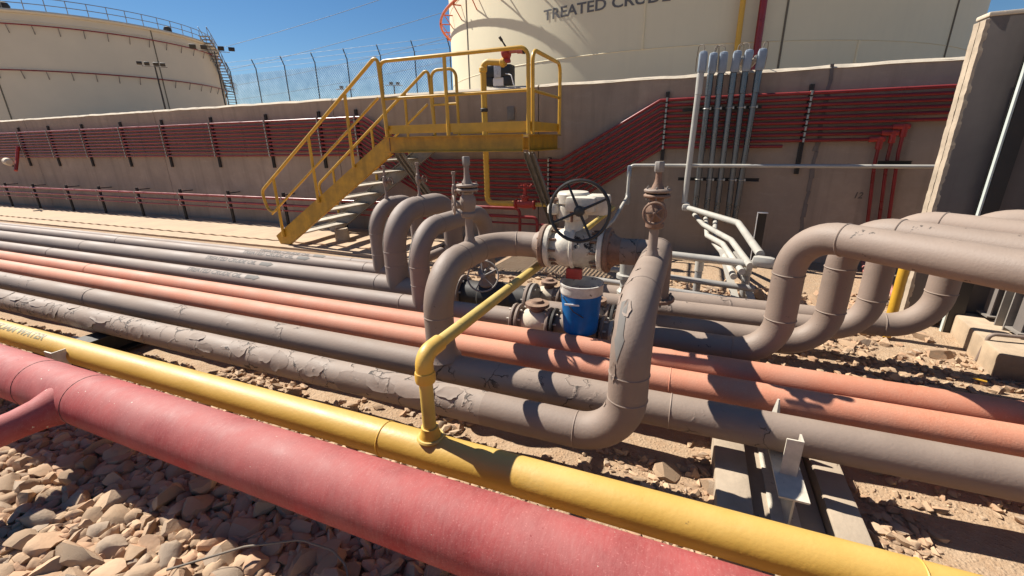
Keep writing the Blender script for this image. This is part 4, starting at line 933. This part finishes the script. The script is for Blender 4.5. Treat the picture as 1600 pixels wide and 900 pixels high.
service('thick pale pipe crossing behind the loop at knee height', [(-1.2, 4.72, .56), (.6, 4.42, .545)], .036, 'conduit_lite')
service('upper grey pipe running low across the rocks', [(-1.0, 4.72, .31), (.62, 4.5, .29)], .03, 'grey_pipe')
service('lower grey pipe running low across the rocks', [(-1.0, 4.6, .2), (.62, 4.42, .18)], .03, 'grey_pipe')
for x, lab in ((.12, 'short grey stand carrying the service pipes'), (.55, 'short stand at the end of the service pipes')):
    t = thing('pipe_stand', lab, 'stand', (x, 4.62, 0)); MB().tube([(x, 4.64, 0), (x, 4.64, .5)], .035, 14).build('stand_post', 'grey_pipe', t); MB().cyl((x, 4.64, .38), (x, 4.64, .52), .042, 14).build('sleeve', 'conduit_lite', t)
for x, y in ((.42, 4.9), (.56, 4.85)):
    t = thing('flat_bar', 'pale flat bar leaning under the service pipes, %s one' % ('left' if x < .5 else 'right'), 'bar', (x, y, 0)); MB().prof((x - .08, y + .25, .5), (x + .06, y - .4, .15), rect(.07, .012)).build('bar', 'conduit_lite', t)
t = thing('strut_post', 'upright dark strut post with white edge beside the bent service pipe', 'post', (.84, 6.5, 0))
MB().prof((.84, 6.5, 0), (.84, 6.5, .72), chan(.11, .05, .006), (1, 0, 0)).build('channel', 'steel_dark', t); MB().box((.84 - .055, 6.47, .36), (.008, .06, .72)).build('edge', 'plastic_white', t); MB().box((.84, 6.47, .725), (.12, .06, .012)).build('end_cap', 'plastic_white', t)
t = thing('yellow_post', 'short yellow post among the rising pipes', 'post', (1.66, 4.42, 0)); MB().tube([(1.66, 4.42, 0), (1.66, 4.42, .92)], .037, 16).build('post_shaft', 'yellow_rail', t); MB().lathe([(.039, 0), (.036, .02), (.02, .036), (.001, .04)], (1.66, 4.42, .92), (0, 0, 1), 16).build('post_cap', 'yellow_rail', t)

# ================================================================== SUPPORTS, KERBS, CLUTTER
s = thing('pipe_sleeper', 'concrete sleeper foundation with a white steel support under the brown pipe', 'foundation', (.5, 2.2, 0))
MB().box((.31, 2.12, .03), (.15, 1.5, .15), None, .012).build('concrete_block', 'concrete', s); MB().box((.75, 2.05, .02), (.13, 1.4, .15), None, .012).build('concrete_block', 'concrete', s); MB().box((.53, 2.12, -.01), (.3, 1.3, .08), None, .01).build('base_slab', 'concrete', s)
s = thing('steel_support', 'white painted steel beam stub and guide angle beside the brown pipe', 'support', (.525, 2.0, 0))
MB().prof((.525, 1.80, .115), (.525, 2.9, .115), ibeam(.115, .17, .009), (0, 0, 1)).build('beam', 'white_paint', s)
MB().prof((.525, 1.985, .2), (.525, 1.985, .385), [(-.033, -.03), (.033, -.03), (.033, -.022), (-.025, -.022), (-.025, .03), (-.033, .03)], (0, 1, 0)).build('guide_angle', 'white_paint', s)
MB().lathe([(.03, 0), (.022, .1), (.006, .2)], (.50, 2.27, .2), (0, 0, 1), 4).build('guide_angle', 'white_paint', s)
s = thing('steel_support', 'steel cross beam with pale guide angles under the pipes at the left', 'support', (-4.5, 1.6, 0))
MB().prof((-4.45, 1.3, .10), (-4.45, 3.2, .10), ibeam(.2, .17, .01), (0, 0, 1)).build('beam', 'steel_dark', s); MB().box((-4.74, 1.66, .11), (.16, .22, .03), None, .004).build('end_plate', 'plastic_white', s)
MB().prof((-3.97, 1.33, .12), (-3.97, 1.33, .34), [(-.045, -.04), (.045, -.04), (.045, -.032), (-.037, -.032), (-.037, .04), (-.045, .04)], (0, 1, 0)).build('guide_angle', 'white_paint', s)
for i, x in enumerate((-9.0, -15.0)):
    s = thing('pipe_sleeper', 'concrete sleeper crossing under all pipes, %s' % ('far left' if i == 0 else 'beyond the left border'), 'foundation', (x, 2.5, 0)); MB().box((x, 2.7, .09), (.3, 3.2, .2), None, .015).build('concrete_block', 'concrete', s)
s = thing('pipe_sleeper', 'concrete sleeper under the small arches', 'foundation', (-2.9, 3.2, 0)); MB().box((-2.9, 3.5, .09), (.25, 1.4, .2), None, .015).build('concrete_block', 'concrete', s)
k = thing('concrete_kerb', 'stained concrete footing at the right with two steel posts', 'kerb', (2.3, 4.3, 0))
MB().box((2.78, 4.27, .05), (1.25, .92, .25), Matrix.Rotation(-.1, 3, 'Z'), .02).build('kerb_block', 'kerb', k); MB().box((2.95, 3.72, .04), (1.3, .2, .25), Matrix.Rotation(-.1, 3, 'Z'), .02).build('kerb_block', 'kerb', k)
t = thing('cable_duct', 'thin pale hose draped over the concrete footing', 'hose', (2.2, 4.1, 0)); Pipe([(2.14, 4.13, .0), (2.16, 4.125, .225), (2.35, 4.14, .222), (2.9, 4.1, .222)], .014, .04, 5).body('brown', t, 'hose_run', 10)
for i, (x, y) in enumerate(((2.42, 4.66), (2.44, 4.3))):
    t = thing('steel_post', '%s grey steel post on the concrete footing under the overhead pipes' % ('rear', 'front')[i], 'post', (x, y, .2), 'posts on the footing')
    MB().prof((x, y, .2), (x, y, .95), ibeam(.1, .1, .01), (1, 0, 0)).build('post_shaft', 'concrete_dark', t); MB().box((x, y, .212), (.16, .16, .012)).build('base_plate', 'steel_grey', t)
t = thing('loose_cable', 'thin brown cable lying on the cobbles', 'cable', (-1.3, .9, .05)); MB().tube(fillet([(-1.75, .66, .09), (-1.55, .84, .1), (-1.36, .95, .1), (-1.2, .96, .1), (-1.1, .93, .09), (-1.02, .84, .06)], .1, 5), .0045, 8).build('cable_run', 'cable', t)
t = thing('plastic_scrap', 'small yellow scrap on the sandy ground by the footing', 'scrap', (1.98, 3.72, .01)); MB().box((1.98, 3.72, .02), (.07, .012, .01), Matrix.Rotation(-.5, 3, 'Z'), .003).build('scrap', 'yellow_rail', t)
t = thing('white_stone', 'small white stone left of the concrete sleeper', 'stone', (.12, 1.8, 0)); vs, fs = ROCK[3][1]
MB().add([V((.12, 1.8, .025)) + v * .035 for v in vs], fs).build('rock', 'plastic_white', t)
